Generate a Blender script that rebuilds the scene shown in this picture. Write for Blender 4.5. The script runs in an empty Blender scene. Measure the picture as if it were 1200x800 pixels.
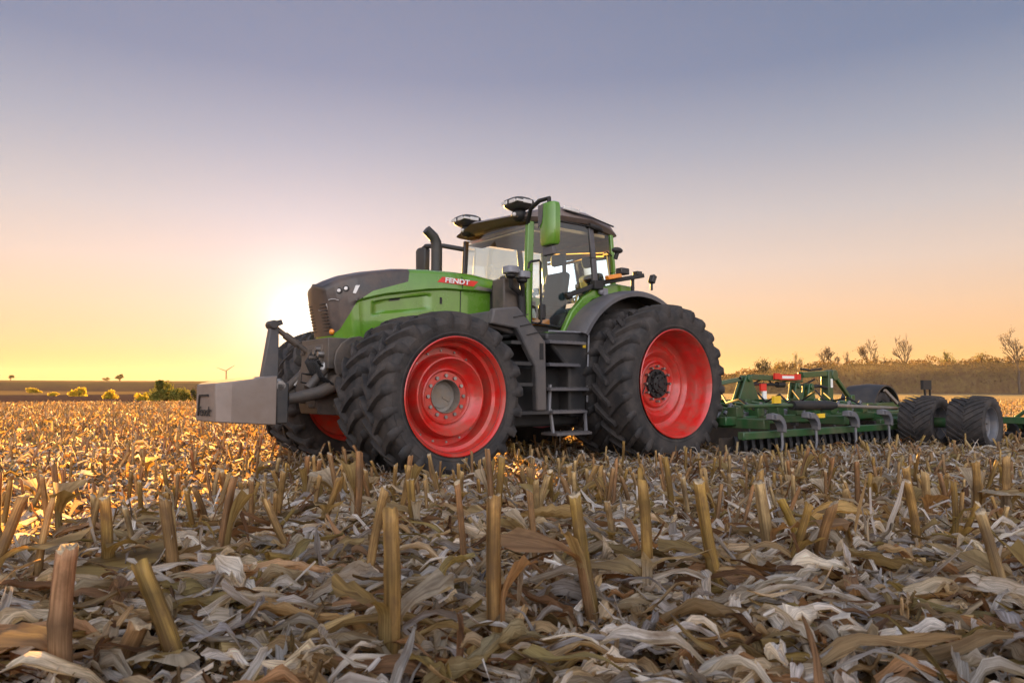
import bpy, bmesh, math, random
import numpy as np
from mathutils import Vector, Matrix, noise as mnoise

random.seed(7); RNG = np.random.default_rng(11)
R = math.radians
S = bpy.context.scene
COL = S.collection

# ---------------------------------------------------------------- camera
HCAM = 0.95
cd = bpy.data.cameras.new('camera'); cam = bpy.data.objects.new('camera', cd); COL.objects.link(cam)
cam.location = (0, 0, HCAM); cam.rotation_euler = (R(90 + 3.732), 0, 0)
cd.sensor_width = 36.0; cd.lens = 846 / 1200 * 36; cd.clip_start = 0.05; cd.clip_end = 20000
cd.dof.use_dof = True; cd.dof.focus_distance = 8.0; cd.dof.aperture_fstop = 9.0
S.camera = cam

# ---------------------------------------------------------------- sun, sky, exposure
SUN_AZ, SUN_EL = -16.3, 5.3
az, el = R(SUN_AZ), R(SUN_EL)
SUNV = Vector((math.sin(az) * math.cos(el), math.cos(az) * math.cos(el), math.sin(el)))
ld = bpy.data.lights.new('sun', 'SUN'); ld.energy = 5.0; ld.color = (1.0, 0.54, 0.125); ld.angle = R(0.6)
sun = bpy.data.objects.new('sun', ld); COL.objects.link(sun)
sun.rotation_euler = (-SUNV).to_track_quat('-Z', 'Y').to_euler(); sun.location = (-60, 200, 30)

W = bpy.data.worlds.new('World'); S.world = W; W.use_nodes = True
nt = W.node_tree; N = nt.nodes; LK = nt.links; N.clear()
def wn(t, **k):
    n = N.new(t)
    for a, b in k.items(): setattr(n, a, b)
    return n
def wmath(op, a, b=None, clamp=False):
    n = wn('ShaderNodeMath', operation=op); n.use_clamp = clamp
    for i, v in enumerate((a, b)):
        if v is None: continue
        if isinstance(v, (int, float)): n.inputs[i].default_value = v
        else: LK.new(v, n.inputs[i])
    return n.outputs[0]
sky = wn('ShaderNodeTexSky', sky_type='NISHITA'); sky.sun_disc = False
sky.sun_elevation = el; sky.sun_rotation = az; sky.altitude = 200; sky.air_density = 1.0; sky.dust_density = 2.0; sky.ozone_density = 2.5
tc = wn('ShaderNodeTexCoord'); sep = wn('ShaderNodeSeparateXYZ'); LK.new(tc.outputs['Generated'], sep.inputs[0])
zup = wmath('MAXIMUM', sep.outputs[2], 0.0)
ramp = wn('ShaderNodeValToRGB'); cr = ramp.color_ramp
stops = [(0.0, (.93, .46, .15)), (.018, (.94, .49, .175)), (.04, (.94, .525, .21)), (.061, (.93, .555, .285)), (.106, (.90, .61, .41)),
         (.16, (.80, .635, .54)), (.225, (.62, .565, .565)), (.31, (.385, .41, .495)), (.40, (.205, .26, .395)), (.52, (.17, .22, .35)), (.75, (.28, .32, .46)), (1.0, (.30, .34, .47))]
cr.elements[0].position = 0; cr.elements[0].color = stops[0][1] + (1,)
cr.elements[1].position = 1; cr.elements[1].color = stops[-1][1] + (1,)
for p, c in stops[1:-1]:
    e = cr.elements.new(p); e.color = c + (1,)
LK.new(zup, ramp.inputs[0])
vd = wn('ShaderNodeVectorMath', operation='DOT_PRODUCT'); LK.new(tc.outputs['Generated'], vd.inputs[0]); vd.inputs[1].default_value = SUNV
om = wmath('SUBTRACT', 1.0, vd.outputs['Value'])
def glow(k, col, prev):
    g = wmath('EXPONENT', wmath('MULTIPLY', om, -k))
    m = wn('ShaderNodeMix', data_type='RGBA', blend_type='ADD'); m.clamp_factor = False
    LK.new(g, m.inputs[0]); LK.new(prev, m.inputs[6]); m.inputs[7].default_value = col + (1,)
    return m.outputs[2]
c = glow(5.0, (.11, .075, .085), ramp.outputs[0])
c = glow(60.0, (.03, .02, .10), c)
c = glow(400.0, (.30, .42, .38), c)
c = glow(2500.0, (1.6, 1.4, 1.1), c)
# added fill: unseen sky away from the sun, brighter than the visible part
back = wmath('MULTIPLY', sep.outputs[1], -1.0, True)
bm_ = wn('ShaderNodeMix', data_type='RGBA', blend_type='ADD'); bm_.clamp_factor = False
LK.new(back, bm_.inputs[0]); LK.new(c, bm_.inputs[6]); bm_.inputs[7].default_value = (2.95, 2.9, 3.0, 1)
# the physical sky under the hazy evening colours: both feed one Background
SKY_K = 0.06
def scaled(sock, k):
    m = wn('ShaderNodeVectorMath', operation='SCALE'); LK.new(sock, m.inputs[0]); m.inputs['Scale'].default_value = k; return m.outputs[0]
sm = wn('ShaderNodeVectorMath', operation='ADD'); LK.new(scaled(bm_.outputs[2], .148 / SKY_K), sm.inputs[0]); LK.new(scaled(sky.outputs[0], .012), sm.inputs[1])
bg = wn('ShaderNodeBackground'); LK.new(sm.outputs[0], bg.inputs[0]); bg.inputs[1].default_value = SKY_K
ad = bg
wo = wn('ShaderNodeOutputWorld'); LK.new(ad.outputs[0], wo.inputs[0])

vs = S.view_settings; vs.view_transform = 'Standard'; vs.look = 'None'; vs.gamma = 1; vs.use_curve_mapping = False; vs.exposure = 2.65
S.render.engine = 'CYCLES'
cy = S.cycles; cy.max_bounces = 8; cy.diffuse_bounces = 3; cy.glossy_bounces = 3; cy.transmission_bounces = 4; cy.transparent_max_bounces = 12
cy.sample_clamp_indirect = 4.0; cy.use_denoising = True; cy.caustics_reflective = False; cy.caustics_refractive = False

# ---------------------------------------------------------------- helpers
def tag(o, label=None, cat=None, group=None, kind=None):
    if label: o['label'] = label
    if cat: o['category'] = cat
    if group: o['group'] = group
    if kind: o['kind'] = kind
    return o
def empty(name, loc=(0, 0, 0), rz=0.0, parent=None):
    o = bpy.data.objects.new(name, None); COL.objects.link(o); o.empty_display_size = .3
    o.location = loc; o.rotation_euler = (0, 0, rz)
    if parent: o.parent = parent
    return o
def copy_tree(o, parent=None):
    c = o.copy(); COL.objects.link(c); c.parent = parent
    for ch in o.children: copy_tree(ch, c)
    return c
class MB:
    def __init__(s): s.v = []; s.f = []; s.m = []
    def add(s, vs, fs, m=0):
        b = len(s.v); s.v += [tuple(p) for p in vs]; s.f += [tuple(i + b for i in f) for f in fs]; s.m += [m] * len(fs)
        return s
    def box(s, c, d, rot=None, m=0, taper=1.0):
        vs = []
        for z in (-.5, .5):
            t = taper if z > 0 else 1
            for x, y in ((-.5, -.5), (.5, -.5), (.5, .5), (-.5, .5)):
                p = Vector((x * d[0] * t, y * d[1] * t, z * d[2]))
                if rot is not None: p = rot @ p
                vs.append(p + Vector(c))
        return s.add(vs, [(0, 3, 2, 1), (4, 5, 6, 7), (0, 1, 5, 4), (1, 2, 6, 5), (2, 3, 7, 6), (3, 0, 4, 7)], m)
    def bar(s, a, b, w, h, m=0, up=(0, 0, 1)):
        a = Vector(a); b = Vector(b); d = b - a; L = d.length; x = d / L
        y = Vector(up).cross(x)
        if y.length < 1e-4: y = Vector((0, 1, 0)).cross(x)
        y.normalize(); z = x.cross(y)
        rot = Matrix((x, y, z)).transposed()
        return s.box((a + b) / 2, (L, w, h), rot, m)
    def tube(s, pts, r, n=10, cap=True, m=0):
        P = [Vector(p) for p in pts]; rr = r if isinstance(r, (list, tuple)) else [r] * len(P)
        rings = []; prev = None
        for i, p in enumerate(P):
            t = (P[min(i + 1, len(P) - 1)] - P[max(i - 1, 0)])
            if t.length < 1e-9: t = Vector((0, 0, 1))
            t.normalize()
            if prev is None:
                u = t.orthogonal().normalized()
            else:
                u = prev - t * prev.dot(t)
                if u.length < 1e-6: u = t.orthogonal()
                u.normalize()
            prev = u; w = t.cross(u)
            rings.append([p + (u * math.cos(2 * math.pi * k / n) + w * math.sin(2 * math.pi * k / n)) * rr[i] for k in range(n)])
        return s.loft(rings, cap, m)
    def loft(s, rings, cap=True, m=0, closed=True):
        n = len(rings[0]); vs = [p for r_ in rings for p in r_]; fs = []
        for i in range(len(rings) - 1):
            for k in range(n if closed else n - 1):
                a = i * n + k; b = i * n + (k + 1) % n
                fs.append((a, b, b + n, a + n))
        if cap:
            fs.append(tuple(range(n))[::-1]); fs.append(tuple(range((len(rings) - 1) * n, len(rings) * n)))
        return s.add(vs, fs, m)
    def cyl(s, a, b, r, r2=None, n=16, m=0): return s.tube([a, b], [r, r if r2 is None else r2], n, True, m)
    def lathe(s, prof, n=48, c=(0, 0, 0), closed=False, m=0):     # profile of (radius, y), axis Y
        rings = [[(c[0] + r_ * math.cos(2 * math.pi * k / n), c[1] + y, c[2] + r_ * math.sin(2 * math.pi * k / n)) for k in range(n)] for r_, y in prof]
        if closed: rings.append(rings[0])
        return s.loft(rings, False, m)
    def prism(s, poly, a, b, ax='Y', m=0):
        def mk(p, t):
            return (p[0], t, p[1]) if ax == 'Y' else ((t, p[0], p[1]) if ax == 'X' else (p[0], p[1], t))
        n = len(poly)
        vs = [mk(p, a) for p in poly] + [mk(p, b) for p in poly]
        fs = [tuple(range(n)), tuple(range(n, 2 * n))[::-1]] + [(k, (k + 1) % n, n + (k + 1) % n, n + k) for k in range(n)]
        return s.add(vs, fs, m)
    def sphere(s, c, r, n=14, m=0):
        q = r if isinstance(r, (tuple, list)) else (r, r, r); rings = []
        for i in range(1, n // 2):
            t = math.pi * i / (n // 2)
            rings.append([(c[0] + q[0] * math.sin(t) * math.cos(2 * math.pi * k / n), c[1] + q[1] * math.sin(t) * math.sin(2 * math.pi * k / n), c[2] + q[2] * math.cos(t)) for k in range(n)])
        return s.loft(rings, True, m)
    def build(s, name, mats, parent=None, bevel=0, angle=38, recalc=True, smooth=True, loc=None):
        me = bpy.data.meshes.new(name); me.from_pydata(s.v, [], s.f)
        if recalc:
            b = bmesh.new(); b.from_mesh(me); b.faces.ensure_lookup_table()
            for i, f in enumerate(b.faces): f.material_index = s.m[i]
            bmesh.ops.remove_doubles(b, verts=b.verts, dist=1e-5)
            bmesh.ops.recalc_face_normals(b, faces=b.faces); b.to_mesh(me); b.free()
        else:
            me.polygons.foreach_set('material_index', s.m)
        if smooth:
            me.polygons.foreach_set('use_smooth', [True] * len(me.polygons)); me.set_sharp_from_angle(angle=R(angle))
        for mt in (mats if isinstance(mats, (list, tuple)) else [mats]): me.materials.append(mt)
        o = bpy.data.objects.new(name, me); COL.objects.link(o)
        if parent: o.parent = parent
        if loc: o.location = loc
        if bevel:
            md = o.modifiers.new('bevel', 'BEVEL'); md.width = bevel; md.segments = 2; md.limit_method = 'ANGLE'; md.angle_limit = R(40)
        return o

def np_mesh(name, verts, quads, mats, col=None, grain=None, parent=None, smooth=True, tris=None):
    me = bpy.data.meshes.new(name)
    nq = len(quads); nt_ = 0 if tris is None else len(tris)
    me.vertices.add(len(verts)); me.vertices.foreach_set('co', np.ascontiguousarray(verts, np.float32).ravel())
    li = quads.ravel() if nt_ == 0 else np.concatenate([quads.ravel(), tris.ravel()])
    me.loops.add(len(li)); me.loops.foreach_set('vertex_index', li.astype(np.int32))
    me.polygons.add(nq + nt_)
    ls = np.concatenate([np.arange(nq) * 4, nq * 4 + np.arange(nt_) * 3]).astype(np.int32)
    me.polygons.foreach_set('loop_start', ls)
    if smooth: me.polygons.foreach_set('use_smooth', np.ones(nq + nt_, bool))
    if col is not None:
        a = me.attributes.new('tint', 'FLOAT_COLOR', 'POINT')
        cc = np.ones((len(verts), 4), np.float32); cc[:, :3] = col; a.data.foreach_set('color', cc.ravel())
    if grain is not None:
        a = me.attributes.new('grain', 'FLOAT_VECTOR', 'POINT'); a.data.foreach_set('vector', np.ascontiguousarray(grain, np.float32).ravel())
    me.update(calc_edges=True); me.validate()
    for mt in (mats if isinstance(mats, (list, tuple)) else [mats]): me.materials.append(mt)
    o = bpy.data.objects.new(name, me); COL.objects.link(o)
    if parent: o.parent = parent
    return o

# ---------------------------------------------------------------- materials
def newmat(name):
    m = bpy.data.materials.new(name); m.use_nodes = True; t = m.node_tree; t.nodes.clear()
    return m, t.nodes, t.links
def nz(n, l, scale, detail=5, rough=.6, vec=None):
    q = n.new('ShaderNodeTexNoise'); q.inputs['Scale'].default_value = scale; q.inputs['Detail'].default_value = detail; q.inputs['Roughness'].default_value = rough
    if vec is not None: l.new(vec, q.inputs['Vector'])
    return q
def mapr(n, l, src, a, b, c=0, d=1):
    q = n.new('ShaderNodeMapRange'); l.new(src, q.inputs[0])
    for i, v in enumerate((a, b, c, d)): q.inputs[1 + i].default_value = v
    return q.outputs[0]
def mixc(n, l, fac, a, b, bt='MIX'):
    q = n.new('ShaderNodeMix'); q.data_type = 'RGBA'; q.blend_type = bt
    for i, v in ((0, fac), (6, a), (7, b)):
        if isinstance(v, (int, float)): q.inputs[i].default_value = v
        elif isinstance(v, tuple): q.inputs[i].default_value = v + (1,)
        else: l.new(v, q.inputs[i])
    return q.outputs[2]
def pmat(name, col, rough=.5, metal=0.0, coat=0.0, dirt=None, dscale=3.0, damt=(.45, .75), var=.12, bump=0.0, bscale=40, spec=.5):
    m, n, l = newmat(name)
    tcn = n.new('ShaderNodeTexCoord'); vec = tcn.outputs['Object']
    p = n.new('ShaderNodeBsdfPrincipled'); o = n.new('ShaderNodeOutputMaterial'); l.new(p.outputs[0], o.inputs[0])
    a = nz(n, l, dscale * 2.3, 4, .6, vec)
    dark = tuple(x * (1 - var) for x in col); lite = tuple(min(1, x * (1 + var)) for x in col)
    base = mixc(n, l, mapr(n, l, a.outputs[0], .3, .7), dark, lite)
    p.inputs['Roughness'].default_value = rough
    if dirt:
        b = nz(n, l, dscale, 8, .68, vec)
        f = mapr(n, l, b.outputs[0], damt[0], damt[1])
        base = mixc(n, l, f, base, dirt)
        l.new(mapr(n, l, f, 0, 1, rough, min(1, rough + .45)), p.inputs['Roughness'])
        if coat: l.new(mapr(n, l, f, 0, 1, coat, 0), p.inputs['Coat Weight'])
    elif coat: p.inputs['Coat Weight'].default_value = coat
    p.inputs['Coat Roughness'].default_value = .06
    p.inputs['Specular IOR Level'].default_value = spec
    l.new(base, p.inputs['Base Color']); p.inputs['Metallic'].default_value = metal
    if bump:
        b = nz(n, l, bscale, 6, .6, vec); q = n.new('ShaderNodeBump'); q.inputs['Strength'].default_value = bump; q.inputs['Distance'].default_value = .01
        l.new(b.outputs[0], q.inputs['Height']); l.new(q.outputs[0], p.inputs['Normal'])
    return m
DUST = (.26, .19, .13)
M = {}
M['green'] = pmat('green_paint', (.092, .22, .02), .25, coat=.7, dirt=(.16, .19, .07), dscale=2.2, damt=(.55, .95))
M['red'] = pmat('red_paint', (.52, .015, .011), .28, coat=.5, dirt=(.24, .085, .055), dscale=5, damt=(.40, .80))
M['dark'] = pmat('dark_plastic', (.022, .022, .024), .5, dirt=(.10, .08, .065), dscale=2.5, damt=(.45, .95))
M['nose'] = pmat('nose_panel', (.030, .026, .027), .36, coat=.25, dirt=(.15, .10, .075), dscale=3.5, damt=(.35, .85))
M['fender'] = pmat('fender_plastic', (.075, .072, .080), .5, dirt=(.17, .14, .12), dscale=2.5, damt=(.45, .9))
M['panel'] = pmat('step_panel', (.058, .056, .060), .5, dirt=(.15, .12, .10), dscale=2.0, damt=(.4, .85))
M['black'] = pmat('black_frame', (.008, .008, .009), .6, dirt=(.05, .04, .035), dscale=3, damt=(.45, .95))
M['rubber'] = pmat('tyre_rubber', (.020, .019, .020), .70, dirt=(.085, .070, .062), dscale=4.5, damt=(.40, .78), bump=.25, bscale=30, spec=.35)
M['roofmat'] = pmat('roof_plastic', (.16, .125, .115), .35, coat=.2, dirt=(.22, .16, .13), dscale=2.5, damt=(.4, .9))
M['steel'] = pmat('worn_steel', (.35, .34, .33), .38, metal=.9, dirt=(.14, .10, .08), dscale=5, damt=(.4, .8))
M['hub'] = pmat('hub_grey', (.20, .185, .17), .5, metal=.3, dirt=(.25, .17, .10), dscale=6, damt=(.4, .8))
M['weight'] = pmat('cast_weight', (.20, .165, .148), .38, metal=.25, dirt=(.20, .145, .11), dscale=2.5, damt=(.35, .8), bump=.06, bscale=60)
M['mech'] = pmat('dusty_castings', (.045, .040, .038), .45, dirt=(.15, .11, .08), dscale=4, damt=(.35, .8), bump=.2)
M['grey'] = pmat('grey_plastic', (.18, .18, .20), .45, dirt=(.2, .17, .14), dscale=4, damt=(.5, .9))
M['teal'] = pmat('seat_fabric', (.014, .036, .046), .8)
M['tan'] = pmat('headliner', (.66, .42, .19), .8)
M['amber'] = pmat('amber_lens', (.75, .24, .02), .2, coat=.6)
M['white'] = pmat('white_plastic', (.75, .74, .72), .4)
M['yellow'] = pmat('yellow_decal', (.75, .48, .03), .4)
M['lamp'] = pmat('lamp_lens', (.55, .52, .50), .12, coat=1.0)
M['igreen'] = pmat('implement_green', (.013, .066, .018), .42, coat=.3, dirt=(.10, .075, .045), dscale=3.5, damt=(.42, .85))
M['igrey'] = pmat('implement_grey', (.11, .115, .135), .45, dirt=(.2, .16, .12), dscale=4, damt=(.45, .9))
M['soil'] = pmat('turned_soil', (.03, .022, .018), .95, bump=.8, bscale=12)
M['redwhite'] = pmat('red_decal', (.62, .03, .02), .4)
M['soilsteel'] = pmat('soiled_steel', (.03, .022, .018), .7, dirt=(.10, .07, .045), dscale=4, damt=(.4, .8), bump=.4, bscale=20)
M['turb'] = pmat('turbine_coating', (.07, .06, .06), .6)
def glass_mat(name, tint, refl):
    m, n, l = newmat(name)
    t = n.new('ShaderNodeBsdfTransparent'); t.inputs[0].default_value = tint + (1,)
    g = n.new('ShaderNodeBsdfGlossy'); g.inputs['Roughness'].default_value = .02; g.inputs[0].default_value = (.9, .95, 1, 1)
    lw = n.new('ShaderNodeFresnel'); lw.inputs[0].default_value = 1.5
    mx = n.new('ShaderNodeMixShader'); o = n.new('ShaderNodeOutputMaterial')
    l.new(mapr(n, l, lw.outputs[0], 0, 1, refl, 1), mx.inputs[0]); l.new(t.outputs[0], mx.inputs[1]); l.new(g.outputs[0], mx.inputs[2]); l.new(mx.outputs[0], o.inputs[0])
    return m
M['glass'] = glass_mat('tinted_glass', (.82, .90, .91), .045)

def organic(name, streak=1.0, transl=.35, rough=.6, spots=(.50, .78, .75)):   # dried corn leaf / stalk: colour from the piece itself, streaks along its grain
    m, n, l = newmat(name)
    at = n.new('ShaderNodeAttribute'); at.attribute_name = 'tint'
    gr = n.new('ShaderNodeAttribute'); gr.attribute_name = 'grain'
    mp = n.new('ShaderNodeMapping'); l.new(gr.outputs['Vector'], mp.inputs[0]); mp.inputs['Scale'].default_value = (300, 7, 1)
    a = nz(n, l, 1.0, 3, .6, mp.outputs[0])
    mp2 = n.new('ShaderNodeMapping'); l.new(gr.outputs['Vector'], mp2.inputs[0]); mp2.inputs['Scale'].default_value = (28, 14, 1)
    b = nz(n, l, 1.0, 5, .65, mp2.outputs[0])
    c0 = mixc(n, l, mapr(n, l, a.outputs[0], .3, .7), (.50, .44, .37), (1.26, 1.26, 1.24))
    c1 = mixc(n, l, 1.0, at.outputs['Color'], c0, 'MULTIPLY')
    c2 = mixc(n, l, mapr(n, l, b.outputs[0], spots[0], spots[1], 0, spots[2]), c1, (.13, .075, .035))
    p = n.new('ShaderNodeBsdfPrincipled'); p.inputs['Roughness'].default_value = rough; p.inputs['Specular IOR Level'].default_value = .3
    l.new(c2, p.inputs['Base Color'])
    q = n.new('ShaderNodeBump'); q.inputs['Strength'].default_value = .45 * streak; q.inputs['Distance'].default_value = .004
    l.new(a.outputs[0], q.inputs['Height']); l.new(q.outputs[0], p.inputs['Normal'])
    o = n.new('ShaderNodeOutputMaterial')
    if transl:
        t = n.new('ShaderNodeBsdfTranslucent'); l.new(mixc(n, l, 1.0, c2, (1.35, 1.08, .66), 'MULTIPLY'), t.inputs[0])
        mx = n.new('ShaderNodeMixShader'); mx.inputs[0].default_value = transl
        l.new(p.outputs[0], mx.inputs[1]); l.new(t.outputs[0], mx.inputs[2]); l.new(mx.outputs[0], o.inputs[0])
    else: l.new(p.outputs[0], o.inputs[0])
    return m
M['leaf'] = organic('dried_leaf', transl=.52)
M['stalk'] = organic('cut_stalk', transl=.3, rough=.55, spots=(.44, .70, .85))
M['pith'] = pmat('pale_pith', (.46, .36, .23), .85, dscale=60, var=.45, dirt=(.2, .12, .06), damt=(.4, .7))

def foliage_mat(name, c1, c2, transl=.4):
    m, n, l = newmat(name)
    tcn = n.new('ShaderNodeTexCoord'); a = nz(n, l, .9, 5, .7, tcn.outputs['Object'])
    c = mixc(n, l, mapr(n, l, a.outputs[0], .35, .65), c1, c2)
    d = n.new('ShaderNodeBsdfDiffuse'); t = n.new('ShaderNodeBsdfTranslucent'); mx = n.new('ShaderNodeMixShader'); mx.inputs[0].default_value = transl
    l.new(c, d.inputs[0]); l.new(c, t.inputs[0]); o = n.new('ShaderNodeOutputMaterial')
    l.new(d.outputs[0], mx.inputs[1]); l.new(t.outputs[0], mx.inputs[2]); l.new(mx.outputs[0], o.inputs[0])
    return m
M['fol_yellow'] = foliage_mat('yellow_leaves', (.60, .42, .04), (.45, .36, .05), .6)
M['fol_green'] = foliage_mat('olive_leaves', (.11, .12, .03), (.22, .19, .04))
M['fol_dark'] = foliage_mat('dark_leaves', (.06, .06, .03), (.10, .09, .04))
M['fol_brown'] = foliage_mat('brown_thicket', (.14, .075, .04), (.22, .15, .055), .35)
M['bark'] = pmat('bark', (.075, .05, .035), .9, dscale=8, var=.3)

# ---------------------------------------------------------------- ground
def sst(a, b, x):
    t = np.clip((x - a) / (b - a), 0, 1); return t * t * (3 - 2 * t)
def terr(x, y):
    x = np.asarray(x, float); y = np.asarray(y, float); d = np.hypot(x, y)
    z = .35 * (1 - sst(1.8, 7, d))
    z = z + .012 * np.sin(x * 2.1 + .7 * y) * np.cos(1.7 * y - .6 * x) * sst(.5, 2, d)
    an = np.degrees(np.arctan2(x, y))                                       # bearing from straight ahead
    left = sst(-2, -12, an)
    z = z + left * (9.0 * sst(170, 900, d) + 0.25 * np.sin(d / 55.0 + an * .12) * sst(90, 160, d) * (1 - sst(500, 900, d)))
    z = z + (1 - left) * (-3.0) * sst(300, 1200, d)
    return z
def stub_edge(an): return 48 + (150 - 48) * sst(-10, 2, an)
def ring_sheet(name, r_in, r_out_f, nr, na, mat, geo=1.0):
    ans = np.linspace(-180, 180, na + 1)[:-1]
    t = np.linspace(0, 1, nr)
    V = []
    ri = r_in(ans) if callable(r_in) else np.full(na, float(r_in)); ro = r_out_f(ans)
    rr = ri[None, :] * (ro / ri)[None, :] ** t[:, None]
    x = rr * np.sin(R(1) * ans)[None, :]; y = rr * np.cos(R(1) * ans)[None, :]
    v = np.stack([x, y, terr(x, y)], -1).reshape(-1, 3)
    i = np.arange(nr - 1)[:, None] * na; k = np.arange(na)[None, :]; k2 = (k + 1) % na
    q = np.stack([i + k, i + k2, i + na + k2, i + na + k], -1).reshape(-1, 4)
    q = q[:, ::-1]
    return v, q
m, n, l = newmat('stubble_soil'); g = n.new('ShaderNodeNewGeometry')
a = nz(n, l, .7, 6, .7, g.outputs['Position']); b = nz(n, l, 22, 6, .75, g.outputs['Position']); b2 = nz(n, l, 5, 6, .75, g.outputs['Position'])
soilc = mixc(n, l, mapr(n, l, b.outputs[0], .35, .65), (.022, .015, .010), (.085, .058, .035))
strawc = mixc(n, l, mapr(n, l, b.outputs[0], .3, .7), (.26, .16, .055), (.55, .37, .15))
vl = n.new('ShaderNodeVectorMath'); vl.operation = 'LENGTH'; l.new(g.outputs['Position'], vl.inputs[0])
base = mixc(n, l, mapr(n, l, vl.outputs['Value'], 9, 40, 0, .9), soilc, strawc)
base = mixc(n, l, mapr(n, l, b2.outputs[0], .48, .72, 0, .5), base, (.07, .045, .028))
p = n.new('ShaderNodeBsdfPrincipled'); p.inputs['Roughness'].default_value = .95; p.inputs['Specular IOR Level'].default_value = .1; l.new(base, p.inputs['Base Color'])
q = n.new('ShaderNodeBump'); q.inputs['Strength'].default_value = 1; q.inputs['Distance'].default_value = .05; l.new(b.outputs[0], q.inputs['Height']); l.new(q.outputs[0], p.inputs['Normal'])
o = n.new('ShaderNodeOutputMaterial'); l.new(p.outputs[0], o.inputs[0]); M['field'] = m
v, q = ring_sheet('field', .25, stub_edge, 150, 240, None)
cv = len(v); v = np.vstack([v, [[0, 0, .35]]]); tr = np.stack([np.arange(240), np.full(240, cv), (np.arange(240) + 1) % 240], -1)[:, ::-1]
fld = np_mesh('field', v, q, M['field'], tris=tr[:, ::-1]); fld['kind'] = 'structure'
m, n, l = newmat('farmland'); g = n.new('ShaderNodeNewGeometry')
sp = n.new('ShaderNodeSeparateXYZ'); l.new(g.outputs['Position'], sp.inputs[0])
vl = n.new('ShaderNodeVectorMath'); vl.operation = 'LENGTH'; l.new(g.outputs['Position'], vl.inputs[0])
a = nz(n, l, .012, 3, .5, g.outputs['Position']); b = nz(n, l, .25, 6, .7, g.outputs['Position'])
ds = n.new('ShaderNodeMath'); ds.operation = 'MULTIPLY_ADD'; l.new(a.outputs[0], ds.inputs[0]); ds.inputs[1].default_value = 260; l.new(vl.outputs['Value'], ds.inputs[2])
rp = n.new('ShaderNodeValToRGB'); rp.color_ramp.interpolation = 'EASE'
l.new(mapr(n, l, ds.outputs[0], 150, 1150), rp.inputs[0])
ce = rp.color_ramp; ce.elements[0].color = (.085, .05, .038, 1); ce.elements[1].color = (.20, .115, .05, 1); ce.elements[1].position = 1
for pos, c_ in ((.10, (.075, .048, .042, 1)), (.14, (.24, .15, .06, 1)), (.19, (.23, .14, .06, 1)), (.24, (.07, .047, .042, 1)), (.50, (.065, .05, .036, 1)), (.56, (.17, .10, .05, 1)), (.8, (.19, .12, .055, 1))):  # distance bands: ploughed strips, with shadow and golden-lit ridges put into the colour
    e = ce.elements.new(pos); e.color = c_
fc = mixc(n, l, mapr(n, l, b.outputs[0], .3, .7), (.7, .7, .7), (1.2, 1.2, 1.2)); fc = mixc(n, l, 1.0, rp.outputs[0], fc, 'MULTIPLY')
p = n.new('ShaderNodeBsdfPrincipled'); p.inputs['Roughness'].default_value = 1; p.inputs['Specular IOR Level'].default_value = 0; l.new(fc, p.inputs['Base Color'])
o = n.new('ShaderNodeOutputMaterial'); l.new(p.outputs[0], o.inputs[0]); M['farmland'] = m
v, q = ring_sheet('hills', stub_edge, lambda a_: np.full(len(a_), 2400.0), 110, 240, None)
hl = np_mesh('hills', v, q, M['farmland']); hl['kind'] = 'structure'

# ---------------------------------------------------------------- tractor
TA = R(37.4); TO = (0.95, 10.90)
def l2w(X, Y):
    return TO[0] - X * math.cos(TA) + Y * math.sin(TA), TO[1] - X * math.sin(TA) - Y * math.cos(TA)
def w2l(x, y):
    dx, dy = x - TO[0], y - TO[1]
    return -dx * math.cos(TA) - dy * math.sin(TA), dx * math.sin(TA) - dy * math.cos(TA)
def local_thing(name, label, cat, group=None):
    t = empty(name, (TO[0], TO[1], 0), math.pi + TA); return tag(t, label, cat, group)
T = local_thing('tractor', 'large green tractor with red dual wheels and dark nose standing on the stubble field', 'tractor')

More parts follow.
